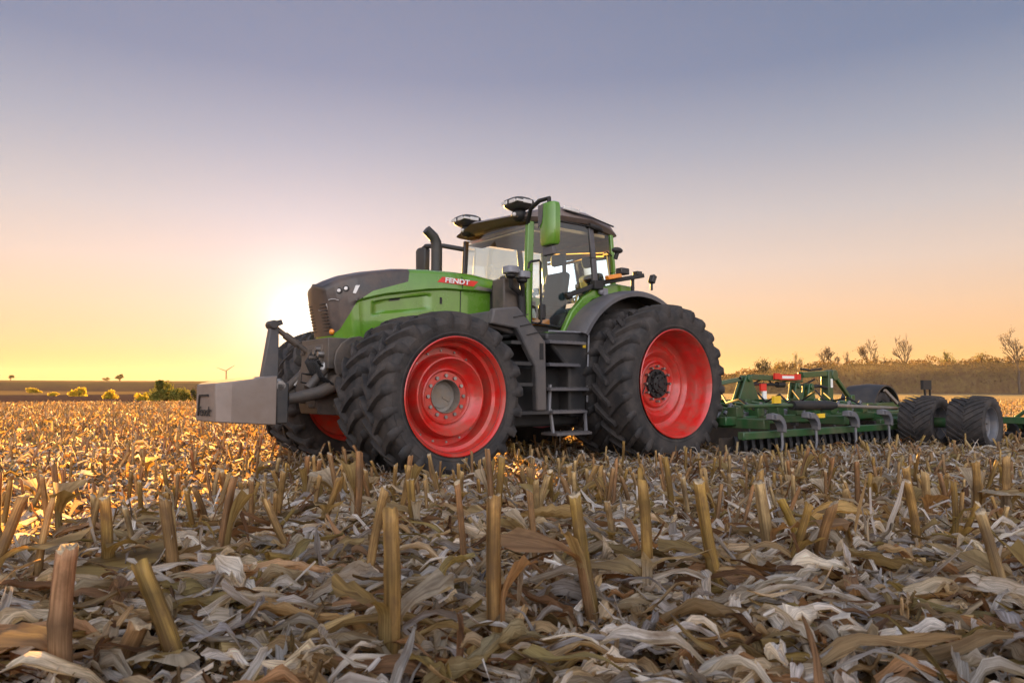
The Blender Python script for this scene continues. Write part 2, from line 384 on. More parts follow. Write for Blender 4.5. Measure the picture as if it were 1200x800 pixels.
def tyre_mb(Rt, w, rim_r, nl, lug_h=.05):
    mb = MB()
    def rs(y): return Rt - lug_h - .055 * (abs(y) / (.5 * w)) ** 2.4
    prof = []
    prof += [(rim_r - .02, -.40 * w), (rim_r + .015, -.455 * w), (rim_r + .06, -.485 * w), ((rim_r + Rt) / 2, -.50 * w), (Rt - .15, -.488 * w), (rs(.45 * w) - .005, -.455 * w)]
    for f in (-.4, -.25, 0, .25, .4): prof.append((rs(f * w), f * w))
    prof += [(rs(.45 * w) - .005, .455 * w), (Rt - .15, .488 * w), ((rim_r + Rt) / 2, .50 * w), (rim_r + .06, .485 * w), (rim_r + .015, .455 * w), (rim_r - .02, .40 * w)]
    mb.lathe(prof, 72)
    mb.lathe([(rim_r + .045, .489 * w), (rim_r + .055, .4985 * w), (rim_r + .066, .491 * w)], 72)
    st = [(-.03, 0), (.12, .14), (.25, .27), (.38, .385), (.46, .45)]
    for side in (-1, 1):
        for k in range(nl):
            ph = 2 * math.pi * (k + (.5 if side > 0 else 0)) / nl
            rings = []
            for f, sweep in st:
                y = side * f * w; a0 = ph + sweep * w * .9 / Rt
                hw = (.030 + .020 * max(0, f) / .46) / Rt
                rb = rs(y) - .012; rt = Rt - .028 * (abs(f) / .46) ** 2.2
                rings.append([(rb, a0 - hw * 1.25, y), (rt, a0 - hw * .8, y), (rt, a0 + hw * .8, y), (rb, a0 + hw * 1.25, y)])
            a1 = ph + .47 * w * .9 / Rt; hw = .05 / Rt
            rings.append([(Rt - .15, a1 - hw, side * .478 * w), (Rt - .075, a1 - hw * .8, side * .497 * w), (Rt - .075, a1 + hw * .8, side * .497 * w), (Rt - .15, a1 + hw, side * .478 * w)])
            rings.append([(Rt - .20, a1 - hw * .9, side * .484 * w), (Rt - .19, a1 - hw * .7, side * .501 * w), (Rt - .19, a1 + hw * .7, side * .501 * w), (Rt - .20, a1 + hw * .9, side * .484 * w)])
            mb.loft([[(r_ * math.cos(a_), y_, r_ * math.sin(a_)) for r_, a_, y_ in ring] for ring in rings])
    return mb
def bolts(mb, n_, r_, y, rad, ln, ph=0.0, m=0):
    for k in range(n_):
        a_ = ph + 2 * math.pi * k / n_; x, z = r_ * math.cos(a_), r_ * math.sin(a_)
        mb.cyl((x, y - .01, z), (x, y + ln, z), rad, n=6, m=m)
def make_wheel(name, front, parent):
    Wl = empty(name, parent=parent)
    if front:
        Rt, w, rr = .90, .50, .60
        tyre_mb(Rt, w, rr, 23).build('tyre', M['rubber'], Wl, angle=50)
        y0 = .245
        prof = [(.60, -.24), (.565, -.20), (.53, -.1), (.53, -.05), (.545, y0 - .20), (.575, y0 - .13), (.59, y0 - .055), (.605, y0 - .03), (.622, y0 + .004), (.612, y0 + .010), (.594, y0 - .012), (.581, y0 - .05), (.566, y0 - .12), (.530, y0 - .135), (.522, y0 - .26), (.515, y0 - .275), (.452, y0 - .275), (.436, y0 - .262),
                (.418, y0 - .135), (.410, y0 - .120), (.396, y0 - .118), (.386, y0 - .132), (.350, y0 - .19), (.325, y0 - .215), (.300, y0 - .225), (.292, y0 - .205), (.280, y0 - .2), (.268, y0 - .21), (.258, y0 - .232), (.178, y0 - .232)]
        mb = MB().lathe(prof, 72)
        mb.lathe([(.53, -.10), (.30, -.12), (.2, -.16), (.17, -.16)], 48)
        bolts(mb, 12, .218, y0 - .232, .020, .022, m=1); bolts(mb, 18, .482, y0 - .275, .012, .014, .1, m=1)
        mb.build('rim', [M['red'], M['steel']], Wl, angle=30)
        hc = MB().lathe([(.180, y0 - .222), (.176, y0 - .218), (.170, y0 - .24), (.168, y0 - .33), (.12, y0 - .34), (.115, y0 - .333), (.02, y0 - .33)], 40)
        hc.bar((-.1, y0 - .325, -.05), (-.02, y0 - .325, -.01), .01, .02); hc.cyl((0, y0 - .345, 0), (0, y0 - .328, 0), .13)
        hc.build('hub', M['hub'], Wl)
    else:
        Rt, w, rr = 1.046, .56, .69
        tyre_mb(Rt, w, rr, 24).build('tyre', M['rubber'], Wl, angle=50)
        y0 = .275
        prof = [(.69, -.26), (.66, -.22), (.62, -.15), (.62, -.06), (.64, y0 - .2), (.665, y0 - .1), (.685, y0 - .03), (.706, y0 + .004), (.696, y0 + .012), (.676, y0 - .012), (.655, y0 - .10), (.628, y0 - .20), (.618, y0 - .215), (.606, y0 - .33), (.598, y0 - .345), (.560, y0 - .375), (.53, y0 - .38),
                (.49, y0 - .355), (.445, y0 - .315), (.425, y0 - .308), (.405, y0 - .318), (.36, y0 - .375), (.325, y0 - .385), (.305, y0 - .35), (.29, y0 - .345), (.275, y0 - .352), (.262, y0 - .365), (.16, y0 - .365)]
        mb = MB().lathe(prof, 72); bolts(mb, 12, .232, y0 - .365, .017, .055, m=1); mb.build('rim', [M['red'], M['steel']], Wl, angle=30)
        hc = MB().lathe([(.195, y0 - .362), (.19, y0 - .33), (.17, y0 - .325), (.13, y0 - .34), (.12, y0 - .30), (.06, y0 - .29), (.05, y0 - .27), (.004, y0 - .268)], 32)
        bolts(hc, 10, .155, y0 - .33, .016, .03); bolts(hc, 6, .09, y0 - .30, .012, .025)
        hc.build('hub', M['black'], Wl)
        MB().tube([(.2, y0 - .34, .02), (.3, y0 - .32, -.10), (.42, y0 - .29, -.32), (.47, y0 - .30, -.42)], .008, 8).sphere((.44, y0 - .28, -.36), (.05, .04, .06)).build('inflation_hose', M['black'], Wl)
    return Wl
FZ, RZ = .87, 1.016
fw = make_wheel('wheel', True, T); fw.location = (3.3, 1.585, FZ)
rw = make_wheel('wheel', False, T); rw.location = (0, 1.685, RZ)
for src, X, z, spots in ((fw, 3.3, FZ, ((.97, 0), (-.97, 1), (-1.585, 1))), (rw, 0, RZ, ((1.05, 0), (-1.05, 1), (-1.685, 1)))):
    for y, flip in spots:
        c = copy_tree(src, T); c.location = (X, y, z); c.rotation_euler = (0, random.uniform(0, 6), math.pi * flip)

# chassis and axles
mb = MB().box((1.6, 0, .98), (4.2, .62, .62)).box((.1, 0, 1.05), (1.3, .9, .8)).box((1.5, 0, 1.5), (3.0, .7, .6))
mb.box((1.45, .78, .85), (1.1, .55, .75)).box((1.45, -.78, .85), (1.1, .55, .75))
mb.build('chassis', M['black'], T, bevel=.03)
mb = MB().tube([(3.3, -1.35, FZ), (3.3, -.6, FZ), (3.3, 0, FZ - .02), (3.3, .6, FZ), (3.3, 1.35, FZ)], [.15, .17, .21, .17, .15], 16)
mb.cyl((3.3, -1.4, FZ), (3.3, -.95, FZ), .26).cyl((3.3, .95, FZ), (3.3, 1.4, FZ), .26)
mb.build('front_axle', M['black'], T)
MB().tube([(0, -1.5, RZ), (0, -.5, RZ), (0, .5, RZ), (0, 1.5, RZ)], [.16, .22, .22, .16], 16).build('rear_axle', M['black'], T)

# hood shell
HX = [1.83, 2.17, 2.5, 2.83, 3.09, 3.24, 3.63, 3.85, 4.00, 4.10]; HZ = [2.385, 2.425, 2.428, 2.42, 2.403, 2.388, 2.314, 2.255, 2.19, 2.135]
CX = [1.83, 2.62, 2.889, 3.435, 3.777, 4.2]; CZ = [2.20, 2.185, 2.151, 2.051, 1.96, 1.80]
WX = [1.83, 2.4, 3.0, 3.55, 3.80, 3.93, 4.03, 4.10]; WY = [.50, .505, .505, .50, .485, .445, .375, .29]
BX = [1.83, 2.2, 2.6, 3.0, 4.10]; BZ = [1.83, 1.70, 1.56, 1.47, 1.455]
def interp(x, a, b): return float(np.interp(x, a, b))
def hood_section(X):
    zt, zc, hw, zb = interp(X, HX, HZ), interp(X, CX, CZ), interp(X, WX, WY), interp(X, BX, BZ)
    pts = []
    rec = .045 * float(sst(3.95, 3.70, X)) ; 
    for i in range(34):                              # side, bottom to crease
        t = i / 33; z = zb + (zc - .012 - zb) * t
        y = hw - rec - .015 * (1 - t)
        px = float(sst(3.62, 3.52, X) * sst(2.78, 2.9, X)); zlo, zhi = zc - .20 - .10 * (3.6 - X) * .3, zc - .055
        y -= .035 * px * float(sst(zlo - .015, zlo + .01, z) * sst(zhi + .008, zhi - .012, z))
        pts.append((y, z))
    for i in range(1, 14):                           # band above the crease
        t = i / 13; z = zc + (zt - .075 - zc) * t
        pts.append((hw - .0 - .018 * t ** 2, z))
    for i in range(1, 15):                           # shoulder round
        a_ = math.pi / 2 * i / 14
        pts.append((hw - .018 - .12 * (1 - math.cos(a_)), zt - .075 + .075 * math.sin(a_)))
    for i in range(1, 9):
        t = i / 8; y = (hw - .138) * (1 - t); pts.append((y, zt + .035 * (1 - (1 - t) ** 2)))
    return pts
NXH = 230; XS = np.concatenate([np.linspace(1.83, 3.6, 130), np.linspace(3.61, 4.10, 100)])
grid = []
for X in XS:
    sec = hood_section(X); full = sec + [(-y, z) for y, z in sec[:-1][::-1]]
    zt = interp(X, HX, HZ); k_ = .20 * float(sst(3.55, 4.05, X))
    grid.append([(X - k_ * max(0, zt - z), y, z) for y, z in full])
nyh = len(grid[0])
DX = np.array([3.08, 3.14, 3.602, 3.777, 3.852, 3.94, 3.985, 4.02, 4.2]); DZ = np.array([2.60, 2.231, 2.081, 1.96, 1.828, 1.625, 1.575, 1.555, 1.54])
def is_dark(p):
    x, y, z = p
    if x < 3.09: return False
    return z > np.interp(x, DX, DZ)
def gfun(p): return -1.0 if p[0] < 3.06 else p[2] - float(np.interp(p[0], DX, DZ))
snap = set(); half_n = nyh // 2
for i in range(len(XS)):
    for rng in (range(0, half_n), range(nyh - 1, half_n, -1)):
        st_ = 1 if rng.step > 0 else -1
        for k in rng:
            a_, c_ = grid[i][k], grid[i][k + st_]; ga, gc = gfun(a_), gfun(c_)
            if ga < 0 <= gc and ga > -.9:
                t = ga / (ga - gc); kk = k if t < .5 else k + st_
                grid[i][kk] = tuple(a_[j] + (c_[j] - a_[j]) * t for j in range(3)); snap.add((i, kk)); break
hood = MB(); grille = MB(); idx = {0: {}, 1: {}}
def vid(w_, i, k):
    mbx = grille if w_ else hood
    if (i, k) not in idx[w_]: idx[w_][(i, k)] = len(mbx.v); mbx.v.append(grid[i][k])
    return idx[w_][(i, k)]
for i in range(len(XS) - 1):
    for k in range(nyh - 1):
        qa, qb, qc, qd = (i, k), (i + 1, k), (i + 1, k + 1), (i, k + 1)
        tris_ = [(qa, qb, qd), (qb, qc, qd)] if (qb in snap and qd in snap) else [(qa, qb, qc), (qa, qc, qd)]
        ws = []
        for t_ in tris_:
            gs = [0.0 if v_ in snap else gfun(grid[v_[0]][v_[1]]) for v_ in t_]; ws.append(1 if sum(gs) > 0 else 0)
        if ws[0] == ws[1]:
            w_ = ws[0]; mbx = grille if w_ else hood; mbx.f.append(tuple(vid(w_, *v_) for v_ in (qa, qb, qc, qd))); mbx.m.append(0)
        else:
            for t_, w_ in zip(tris_, ws):
                mbx = grille if w_ else hood; mbx.f.append(tuple(vid(w_, *v_) for v_ in t_)); mbx.m.append(0)
# front face of the nose: last section bridged across in steps
last = grid[-1]; half = nyh // 2
for k in range(half):
    a0, a1 = last[k], last[k + 1]; b0, b1 = last[nyh - 1 - k], last[nyh - 2 - k]
    tgt = grille if a0[2] > 1.55 else hood
    st_ = 6
    for j in range(st_):
        def lp(p_, q_, t):
            bulge = .035 * (1 - (2 * t - 1) ** 2); return (p_[0] + bulge, p_[1] + (q_[1] - p_[1]) * t, p_[2])
        t0, t1 = j / st_, (j + 1) / st_
        tgt.add([lp(a0, b0, t0), lp(a1, b1, t0), lp(a1, b1, t1), lp(a0, b0, t1)], [(0, 1, 2, 3)])
hood.build('hood', M['green'], T, angle=32); grille.build('grille', M['nose'], T, angle=32)
def side_pt(X, z, off=.004):
    zt = interp(X, HX, HZ); sec = hood_section(X); ys = [p_[0] for p_ in sec[:60]]; zs = [p_[1] for p_ in sec[:60]]
    k_ = .20 * float(sst(3.55, 4.05, X)); return Vector((X - k_ * max(0, zt - z), float(np.interp(z, zs, ys)) + off, z))
def patch(pts_xz, n_=10, off=.004):                  # thin raised panel following the hood flank; 4 corners X,z
    (x0, z0), (x1, z1), (x2, z2), (x3, z3) = pts_xz; rows = []
    for j in range(5):
        v_ = j / 4
        rows.append([side_pt((x0 + (x1 - x0) * i / n_) * (1 - v_) + (x3 + (x2 - x3) * i / n_) * v_, (z0 + (z1 - z0) * i / n_) * (1 - v_) + (z3 + (z2 - z3) * i / n_) * v_, off) for i in range(n_ + 1)])
    b = MB(); b.loft(rows, False, closed=False); b.loft([[p_ - Vector((0, off + .006, 0)) for p_ in r_] for r_ in rows], False, closed=False)
    return b
patch([(2.74, 2.262), (2.20, 2.25), (2.12, 2.322), (2.66, 2.335)]).build('name_badge', M['redwhite'], T)
patch([(2.20, 2.215), (1.88, 2.205), (1.88, 2.245), (2.13, 2.262)]).build('silver_trim', M['steel'], T)
def text_mesh(name, body, size, mat, parent, origin, right, up, shear=0, ext=.002, squeeze=1.0, bold=0.0):
    cu = bpy.data.curves.new('lettering', 'FONT'); cu.body = body; cu.size = size; cu.extrude = ext; cu.shear = shear; cu.offset = bold
    ob = bpy.data.objects.new('lettering', cu); COL.objects.link(ob)
    me = bpy.data.meshes.new_from_object(ob.evaluated_get(bpy.context.evaluated_depsgraph_get()))
    bpy.data.objects.remove(ob); bpy.data.curves.remove(cu)
    r_ = Vector(right).normalized(); u_ = Vector(up).normalized(); f_ = r_.cross(u_)
    for v_ in me.vertices:
        c_ = v_.co.copy(); v_.co = Vector(origin) + r_ * c_.x * squeeze + u_ * c_.y + f_ * c_.z
    me.materials.append(mat); me.name = name
    ob = bpy.data.objects.new(name, me); COL.objects.link(ob); ob.parent = parent
    return ob
text_mesh('badge_lettering', 'FENDT', .088, M['white'], T, (2.64, .516, 2.268), (-1, 0, -.01), (0, -.15, 1), .15, squeeze=1.35, bold=.002)
b = MB()
for a0, a1 in ((2.30, 2.34),):
    pass
pts = [side_pt(2.37, z, .002) for z in np.linspace(1.75, 2.36, 14)]
b.tube(pts, .006, 6); b.build('panel_seam', M['black'], T)
pts = [side_pt(x, z, .0) for x, z in ((2.66, 2.08), (2.66, 2.0))]; b = MB(); b.tube(pts, .016, 8); b.build('panel_latch', M['black'], T)
patch([(3.36, 1.985), (3.22, 2.012), (3.22, 2.038), (3.36, 2.012)], 6, .012).build('side_marker', M['dark'], T)
# headlights and nose details
for s_ in (1, -1):
    b = MB(); bz = MB()
    for X, z in ((4.00, 2.065), (3.935, 2.09)):
        q_ = side_pt(X, z)
        nrm = Vector((.8, .6, .1)).normalized() if X > 3.97 else Vector((.65, .75, .1)).normalized()
        q2 = Vector((q_.x, q_.y * s_, q_.z)); n2 = Vector((nrm.x, nrm.y * s_, nrm.z))
        b.tube([q2 - n2 * .03, q2 - n2 * .002, q2 + n2 * .008, q2 + n2 * .011], [.026, .026, .020, .006], 16); bz.tube([q2 - n2 * .03, q2 + n2 * .003, q2 + n2 * .003, q2 - n2 * .004], [.036, .036, .028, .027], 18, False)
    b.build('headlight', M['lamp'], T); bz.build('headlight_bezel', M['black'], T)
    b = MB()
    row = [side_pt(X, z, .003) for X, z in ((3.87, 2.04), (3.855, 2.07), (3.84, 2.10), (3.825, 2.13))]; row2 = [side_pt(X, z, .003) for X, z in ((3.84, 2.035), (3.82, 2.065), (3.80, 2.10), (3.775, 2.135))]
    rows = [[Vector((p_.x, p_.y * s_, p_.z)) for p_ in r_] for r_ in (row, row2)]
    b.loft(rows, False, closed=False); b.loft([[p_ + Vector((0, .008 * s_, 0)) for p_ in r_] for r_ in rows], False, closed=False)
    b.build('running_light', M['lamp'], T)
    pts = [side_pt(X, z, .006) for X, z in ((4.095, 1.955), (4.075, 1.965), (4.05, 1.965), (4.02, 1.95))]
    MB().tube([Vector((p_.x, p_.y * s_, p_.z)) for p_ in pts], .010, 8).build('light_trim', M['steel'], T)
b = MB()
for z in np.linspace(1.62, 1.92, 9): b.bar((4.115 - .2 * (2.13 - z), -.25, z), (4.115 - .2 * (2.13 - z), .25, z), .03, .008)
b.build('grille_slats', M['black'], T)
b = MB().tube([(4.06, .24, 1.92), (4.02, .265, 1.80), (4.0, .25, 1.70), (3.98, .21, 1.62)], .014, 8).tube([(4.07, .05, 1.86), (4.05, .22, 1.83)], .012, 8); b.build('grille_trim', M['steel'], T)
MB().sphere((4.0, .26, 1.60), (.03, .045, .035)).build('gleam_bead', M['amber'], T)  # amber bead placed for the orange sun gleam low on the nose
MB().box((4.0, 0, 2.175), (.13, .30, .03), Matrix.Rotation(R(28), 3, 'Y')).build('nose_cap', M['fender'], T, bevel=.01)

# front support, linkage hardware under the nose
b = MB().prism([(3.55, .62), (4.15, .66), (4.22, .95), (4.10, 1.46), (3.62, 1.46)], -.26, .26).box((3.7, 0, 1.35), (.8, .8, .35))
for y_, z_ in ((.2, .75), (.2, 1.0), (.2, 1.3), (-.05, .8), (-.05, 1.35), (.1, 1.12)): b.cyl((4.16, y_, z_), (4.24, y_, z_), .022, n=8)
for x_, z_ in ((3.7, .75), (3.95, .75), (3.7, 1.15), (4.0, 1.2), (3.85, .95)): b.cyl((x_, .25, z_), (x_, .285, z_), .025, n=8)
b.box((3.9, .27, .9), (.05, .05, .5)).box((3.68, .42, 1.35), (.5, .03, .10))
b.cyl((3.75, .42, 1.25), (3.75, .46, 1.25), .30).build('front_support', M['mech'], T, bevel=.02)
b = MB()
for y in (.34, -.34):
    b.cyl((3.95, y - .12, 1.02), (3.95, y + .12, 1.02), .10).box((3.82, y, 1.18), (.22, .16, .2))
    b.tube([(3.85, y, 1.05), (4.2, y * 1.1, .90), (4.62, y * 1.15, .82)], [.085, .075, .055], 10)
    b.tube([(4.0, y * .75, 1.25), (4.3, y * .95, .95)], [.055, .05], 10)
b.build('linkage_arm', M['mech'], T)
b = MB()
for y in (.28, -.28): b.tube([(3.98, y, 1.36), (4.12, y, 1.15), (4.22, y, .98)], [.045, .045, .03], 10)
b.build('lift_cylinder', M['steel'], T)
b = MB()
for i, (y, z) in enumerate(((.20, 1.40), (.27, 1.34), (.20, 1.26), (.28, 1.22), (.22, 1.15), (.13, 1.36), (.12, 1.2))):
    b.cyl((4.08, y, z), (4.17, y, z), .026 + .006 * (i % 3), n=10).box((4.06, y, z), (.06, .07, .07))
b.bar((4.12, .30, 1.10), (4.12, .06, 1.10), .12, .05)
b.build('hydraulic_couplers', M['steel'], T)
b = MB()
for i in range(7):
    y = .08 + .05 * i; b.tube([(4.15, y, 1.38 - .03 * i), (4.25, y + .04, 1.25), (4.18, y + .08, 1.08), (4.02, y + .05, .98)], .012, 6)
b.tube([(4.15, .2, 1.1), (4.33, .22, 1.12), (4.33, .2, 1.02), (4.18, .2, 1.0)], .010, 6)
b.build('hydraulic_hoses', M['black'], T)
b = MB().tube([(4.60, .0, 1.66), (4.13, .0, 1.34)], .030, 12).cyl((4.45, 0, 1.557), (4.30, 0, 1.456), .042).box((4.12, 0, 1.33), (.16, .12, .14))
b.build('top_link', M['mech'], T, bevel=.004)
MB().box((3.62, .62, 1.43), (.55, .14, .22), Matrix.Rotation(R(18), 3, 'Y')).build('mudguard_bracket', M['dark'], T, bevel=.02)

# cab
def lerp(a_, b_, t): return a_ + (b_ - a_) * t
CW = .87
b = MB().prism([(.0, 1.62), (1.70, 1.62), (1.70, 1.76), (.0, 1.76)], -CW + .02, CW - .02).prism([(-.12, 1.6), (.62, 1.6), (.62, 2.0), (-.12, 2.2)], -.8, .8).box((1.78, 0, 1.95), (.25, 1.2, .7))
b.build('cab_floor', M['black'], T, bevel=.02)
def pillar(name, path, w, d, mat):
    b = MB()
    for a_, c_ in zip(path[:-1], path[1:]): b.bar(a_, c_, w, d, up=(1, 0, 0))
    return b.build(name, mat, T, bevel=.012)
pillar('front_pillar', [(1.60, .85, 1.78), (1.59, .865, 2.45), (1.56, .86, 3.12)], .075, .10, M['green'])
pillar('front_pillar', [(1.54, -.72, 1.78), (1.53, -.73, 2.45), (1.50, -.72, 3.12)], .06, .07, M['fender'])
pillar('middle_pillar', [(.40, .875, 2.25), (.45, .88, 2.75), (.50, .87, 3.20)], .05, .085, M['fender'])
pillar('middle_pillar', [(.40, -.73, 2.25), (.45, -.735, 2.75), (.50, -.73, 3.20)], .05, .085, M['fender'])
pillar('rear_pillar', [(-.02, .80, 2.15), (.0, .82, 2.6), (.05, .82, 3.14)], .06, .06, M['green'])
pillar('rear_pillar', [(-.02, -.68, 2.15), (.0, -.69, 2.6), (.05, -.69, 3.14)], .06, .06, M['green'])
def pane(name, rows, mat=None):
    b = MB(); b.loft(rows, False, closed=False); return b.build(name, mat or M['glass'], T, angle=60)
rows = []
for i in range(9):
    t = i / 8; y = lerp(.82, -.82, t); bow = .14 * (1 - (2 * t - 1) ** 2)
    xr = 1.60 - .06 * t; y = lerp(.82, -.70, t); rows.append([(xr + bow, y, 1.95), (xr - .01 + bow, y, 2.5), (xr - .045 + bow, y, 3.13)])
pane('windscreen', rows)
door = [(1.56, 1.80), (1.08, 1.76), (.88, 2.0), (.68, 2.2), (.42, 2.34), (.47, 2.75), (.52, 3.19), (1.06, 3.19), (1.53, 3.10), (1.555, 2.5)]
for s_ in (1, -.82):
    b = MB(); b.add([(x, s_ * .878, z) for x, z in door], [tuple(range(len(door)))]); b.build('door_glass', M['glass'], T)
    fr = [Vector((x, s_ * .885, z)) for x, z in door]; MB().tube(fr + fr[:2], .014, 6).build('door_frame', M['black'], T)
    q_ = [(.36, 2.36), (.06, 2.42), (.08, 3.12), (.46, 3.17)]
    b = MB(); b.add([(x, s_ * (.878 if x > .2 else .83), z) for x, z in q_], [(0, 1, 2, 3)]); b.build('quarter_window', M['glass'], T)
pane('rear_window', [[(-.03, .78, 2.25), (.03, .8, 3.12)], [(-.03, -.66, 2.25), (.03, -.67, 3.12)]])
# roof
RXs = [1.78, 1.72, 1.5, 1.05, .5, .1, -.02, -.06]; RT = [3.165, 3.20, 3.28, 3.41, 3.385, 3.315, 3.24, 3.16]; RB = [3.15, 3.135, 3.13, 3.21, 3.225, 3.15, 3.11, 3.13]
rings = []
for x, zt, zb in zip(RXs, RT, RB):
    hw = float(np.interp(x, [-.06, .1, .5, 1.5, 1.6, 1.8], [.84, .88, .91, .92, .90, .86])); nd = 8; ring = []
    h = zt - zb; rr_ = min(.05, h * .45)
    for y, z in ((-hw + rr_, zb), (hw - rr_, zb), (hw, zb + rr_), (hw - .004, zb + h * .5), (hw - .02, zt - rr_), (hw - .05 - rr_, zt), (0, zt + .03), (-hw + .05 + rr_, zt), (-hw + .02, zt - rr_), (-hw + .004, zb + h * .5), (-hw, zb + rr_)):
        bow = .12 * (1 - (y / hw) ** 2) if x > 1.6 else 0
        ring.append((x + bow + (.10 * y * max(0, x) / 1.7 if y < 0 else 0), y * (.80 if y < 0 else 1), z))
    rings.append(ring)
MB().loft(rings).build('roof', M['roofmat'], T, angle=30)
b = MB().tube([(1.0, .925, 3.335), (.5, .935, 3.30), (.1, .93, 3.235)], .012, 6); b.build('roof_seam', M['black'], T)
MB().box((.90, .93, 3.36), (.28, .03, .05), Matrix.Rotation(R(-4), 3, 'Y')).build('roof_lamp', M['lamp'], T, bevel=.008)
MB().tube([(.54, .90, 3.20), (.38, .92, 3.17), (.30, .90, 3.15)], [.035, .04, .03], 10).build('door_handle', M['black'], T)
b = MB().box((.80, .06, 3.11), (1.35, 1.45, .05)).box((1.40, .06, 3.04), (.25, 1.36, .03)); b.build('headliner', M['tan'], T, bevel=.01)
for s_, yy in ((1, .80), (-1, -.40)):                # lamp pods on the front roof corners
    b = MB().sphere((1.70, yy, 3.19), (.09, .10, .09)).cyl((1.62, yy, 3.12), (1.66, yy, 3.24), .06); b.build('lamp_mount', M['black'], T)
    b = MB()
    rg = []
    for z, kx, ky in ((3.25, .08, .09), (3.29, .155, .165), (3.34, .175, .19), (3.375, .165, .18), (3.40, .12, .14)):
        rg.append([(1.70 + kx * math.copysign(abs(math.cos(t)) ** .6, math.cos(t)), yy + ky * math.copysign(abs(math.sin(t)) ** .6, math.sin(t)), z) for t in np.linspace(0, 2 * math.pi, 20, endpoint=False)])
    b.loft(rg); b.build('corner_pod', M['dark'], T, angle=40)
    b = MB()
    for dy in (-.08, .08): b.box((1.872, yy + dy, 3.335), (.012, .12, .05))
    b.box((1.70, yy + .19, 3.335), (.14, .012, .05)).box((1.78, yy + .1, 3.335), (.17, .17, .03))
    b.build('work_light', M['lamp'], T, bevel=.006)
    MB().sphere((1.785, yy + .02, 3.185), .03).build('corner_lamp', M['lamp'], T)
# mirrors
b = MB().tube([(1.60, .86, 3.08), (1.66, 1.0, 3.24), (1.68, 1.2, 3.30), (1.69, 1.40, 3.29), (1.69, 1.40, 3.15)], .028, 10); b.build('mirror_arm', M['black'], T)
rg = []
for z, k_ in ((2.70, .82), (2.73, .95), (2.95, 1.0), (3.17, 1.0), (3.215, .92), (3.23, .8)):
    rg.append([(1.69 + .06 * k_ * cx_, 1.40 + .145 * k_ * cy_, z) for cx_, cy_ in ((-1, -1), (.5, -1), (1, -.7), (1.1, 0), (1, .7), (.5, 1), (-1, 1))])
MB().loft(rg).build('mirror', M['green'], T, bevel=.01)
MB().prism([(1.27, 2.93), (1.33, 2.98), (1.35, 3.05), (1.36, 3.21), (1.268, 3.21)], 1.752, 1.760, 'X').build('mirror_inlay', M['fender'], T)
MB().box((1.69, 1.40, 2.63), (.06, .20, .10)).build('mirror_glass', M['fender'], T, bevel=.01)
b = MB().tube([(1.52, -.74, 3.0), (1.75, -.95, 3.06), (1.84, -1.3, 3.10), (1.84, -1.45, 3.05)], .035, 10); b.build('mirror_arm', M['dark'], T)
b = MB()
rg = []
for z, k_ in ((2.62, .8), (2.65, .95), (3.05, 1.0), (3.09, .8)):
    rg.append([(1.84 + .06 * k_ * cx_, -1.42 + .14 * k_ * cy_, z) for cx_, cy_ in ((-1, -1), (.5, -1), (1.1, 0), (.5, 1), (-1, 1))])
MB().loft(rg).build('mirror', M['dark'], T, bevel=.01)
# exhaust stack
ep = [(2.14, -.50, 2.30), (2.14, -.50, 2.90), (2.15, -.50, 2.99), (2.19, -.50, 3.06), (2.27, -.50, 3.12), (2.31, -.50, 3.15)]
MB().tube(ep, [.078, .078, .075, .072, .068, .066], 20).build('exhaust', M['dark'], T, angle=50)
# inside the cab
b = MB().box((.62, 0, 2.05), (.52, .52, .14)).box((.38, 0, 2.38), (.14, .46, .58), Matrix.Rotation(R(-10), 3, 'Y')).box((.33, 0, 2.86), (.10, .28, .18)).box((.6, 0, 1.9), (.35, .35, .25)); b.build('seat', M['teal'], T, bevel=.05)
b = MB().box((.75, -.38, 2.22), (.5, .14, .09)).box((.98, -.52, 2.50), (.05, .26, .20)).cyl((.9, -.38, 2.2), (.95, -.45, 2.45), .02); b.build('armrest', M['dark'], T, bevel=.015)
b = MB(); wc = Vector((1.18, 0, 2.42)); ax_ = Vector((-.5, 0, .87)); u_ = Vector((.87, 0, .5)); pts = [wc + u_ * .2 * math.cos(t) + Vector((0, .2, 0)) * math.sin(t) for t in np.linspace(0, 2 * math.pi, 25)]
b.tube(pts, .016, 8).tube([wc - u_ * .2, wc, wc + u_ * .2], .014, 6).tube([wc, (1.40, 0, 1.8)], .05, 10); b.build('steering_wheel', M['black'], T)
b = MB().box((1.42, .0, 2.12), (.2, .34, .42)); b.build('dashboard', M['dark'], T, bevel=.03)
MB().box((1.35, .80, 1.82), (.32, .06, .10)).build('floor_mat', M['amber'], T, bevel=.02)
MB().tube([(1.40, .72, 1.84), (1.40, .72, 1.93), (1.40, .72, 2.0)], [.045, .045, .02], 12).build('bottle', M['white'], T)
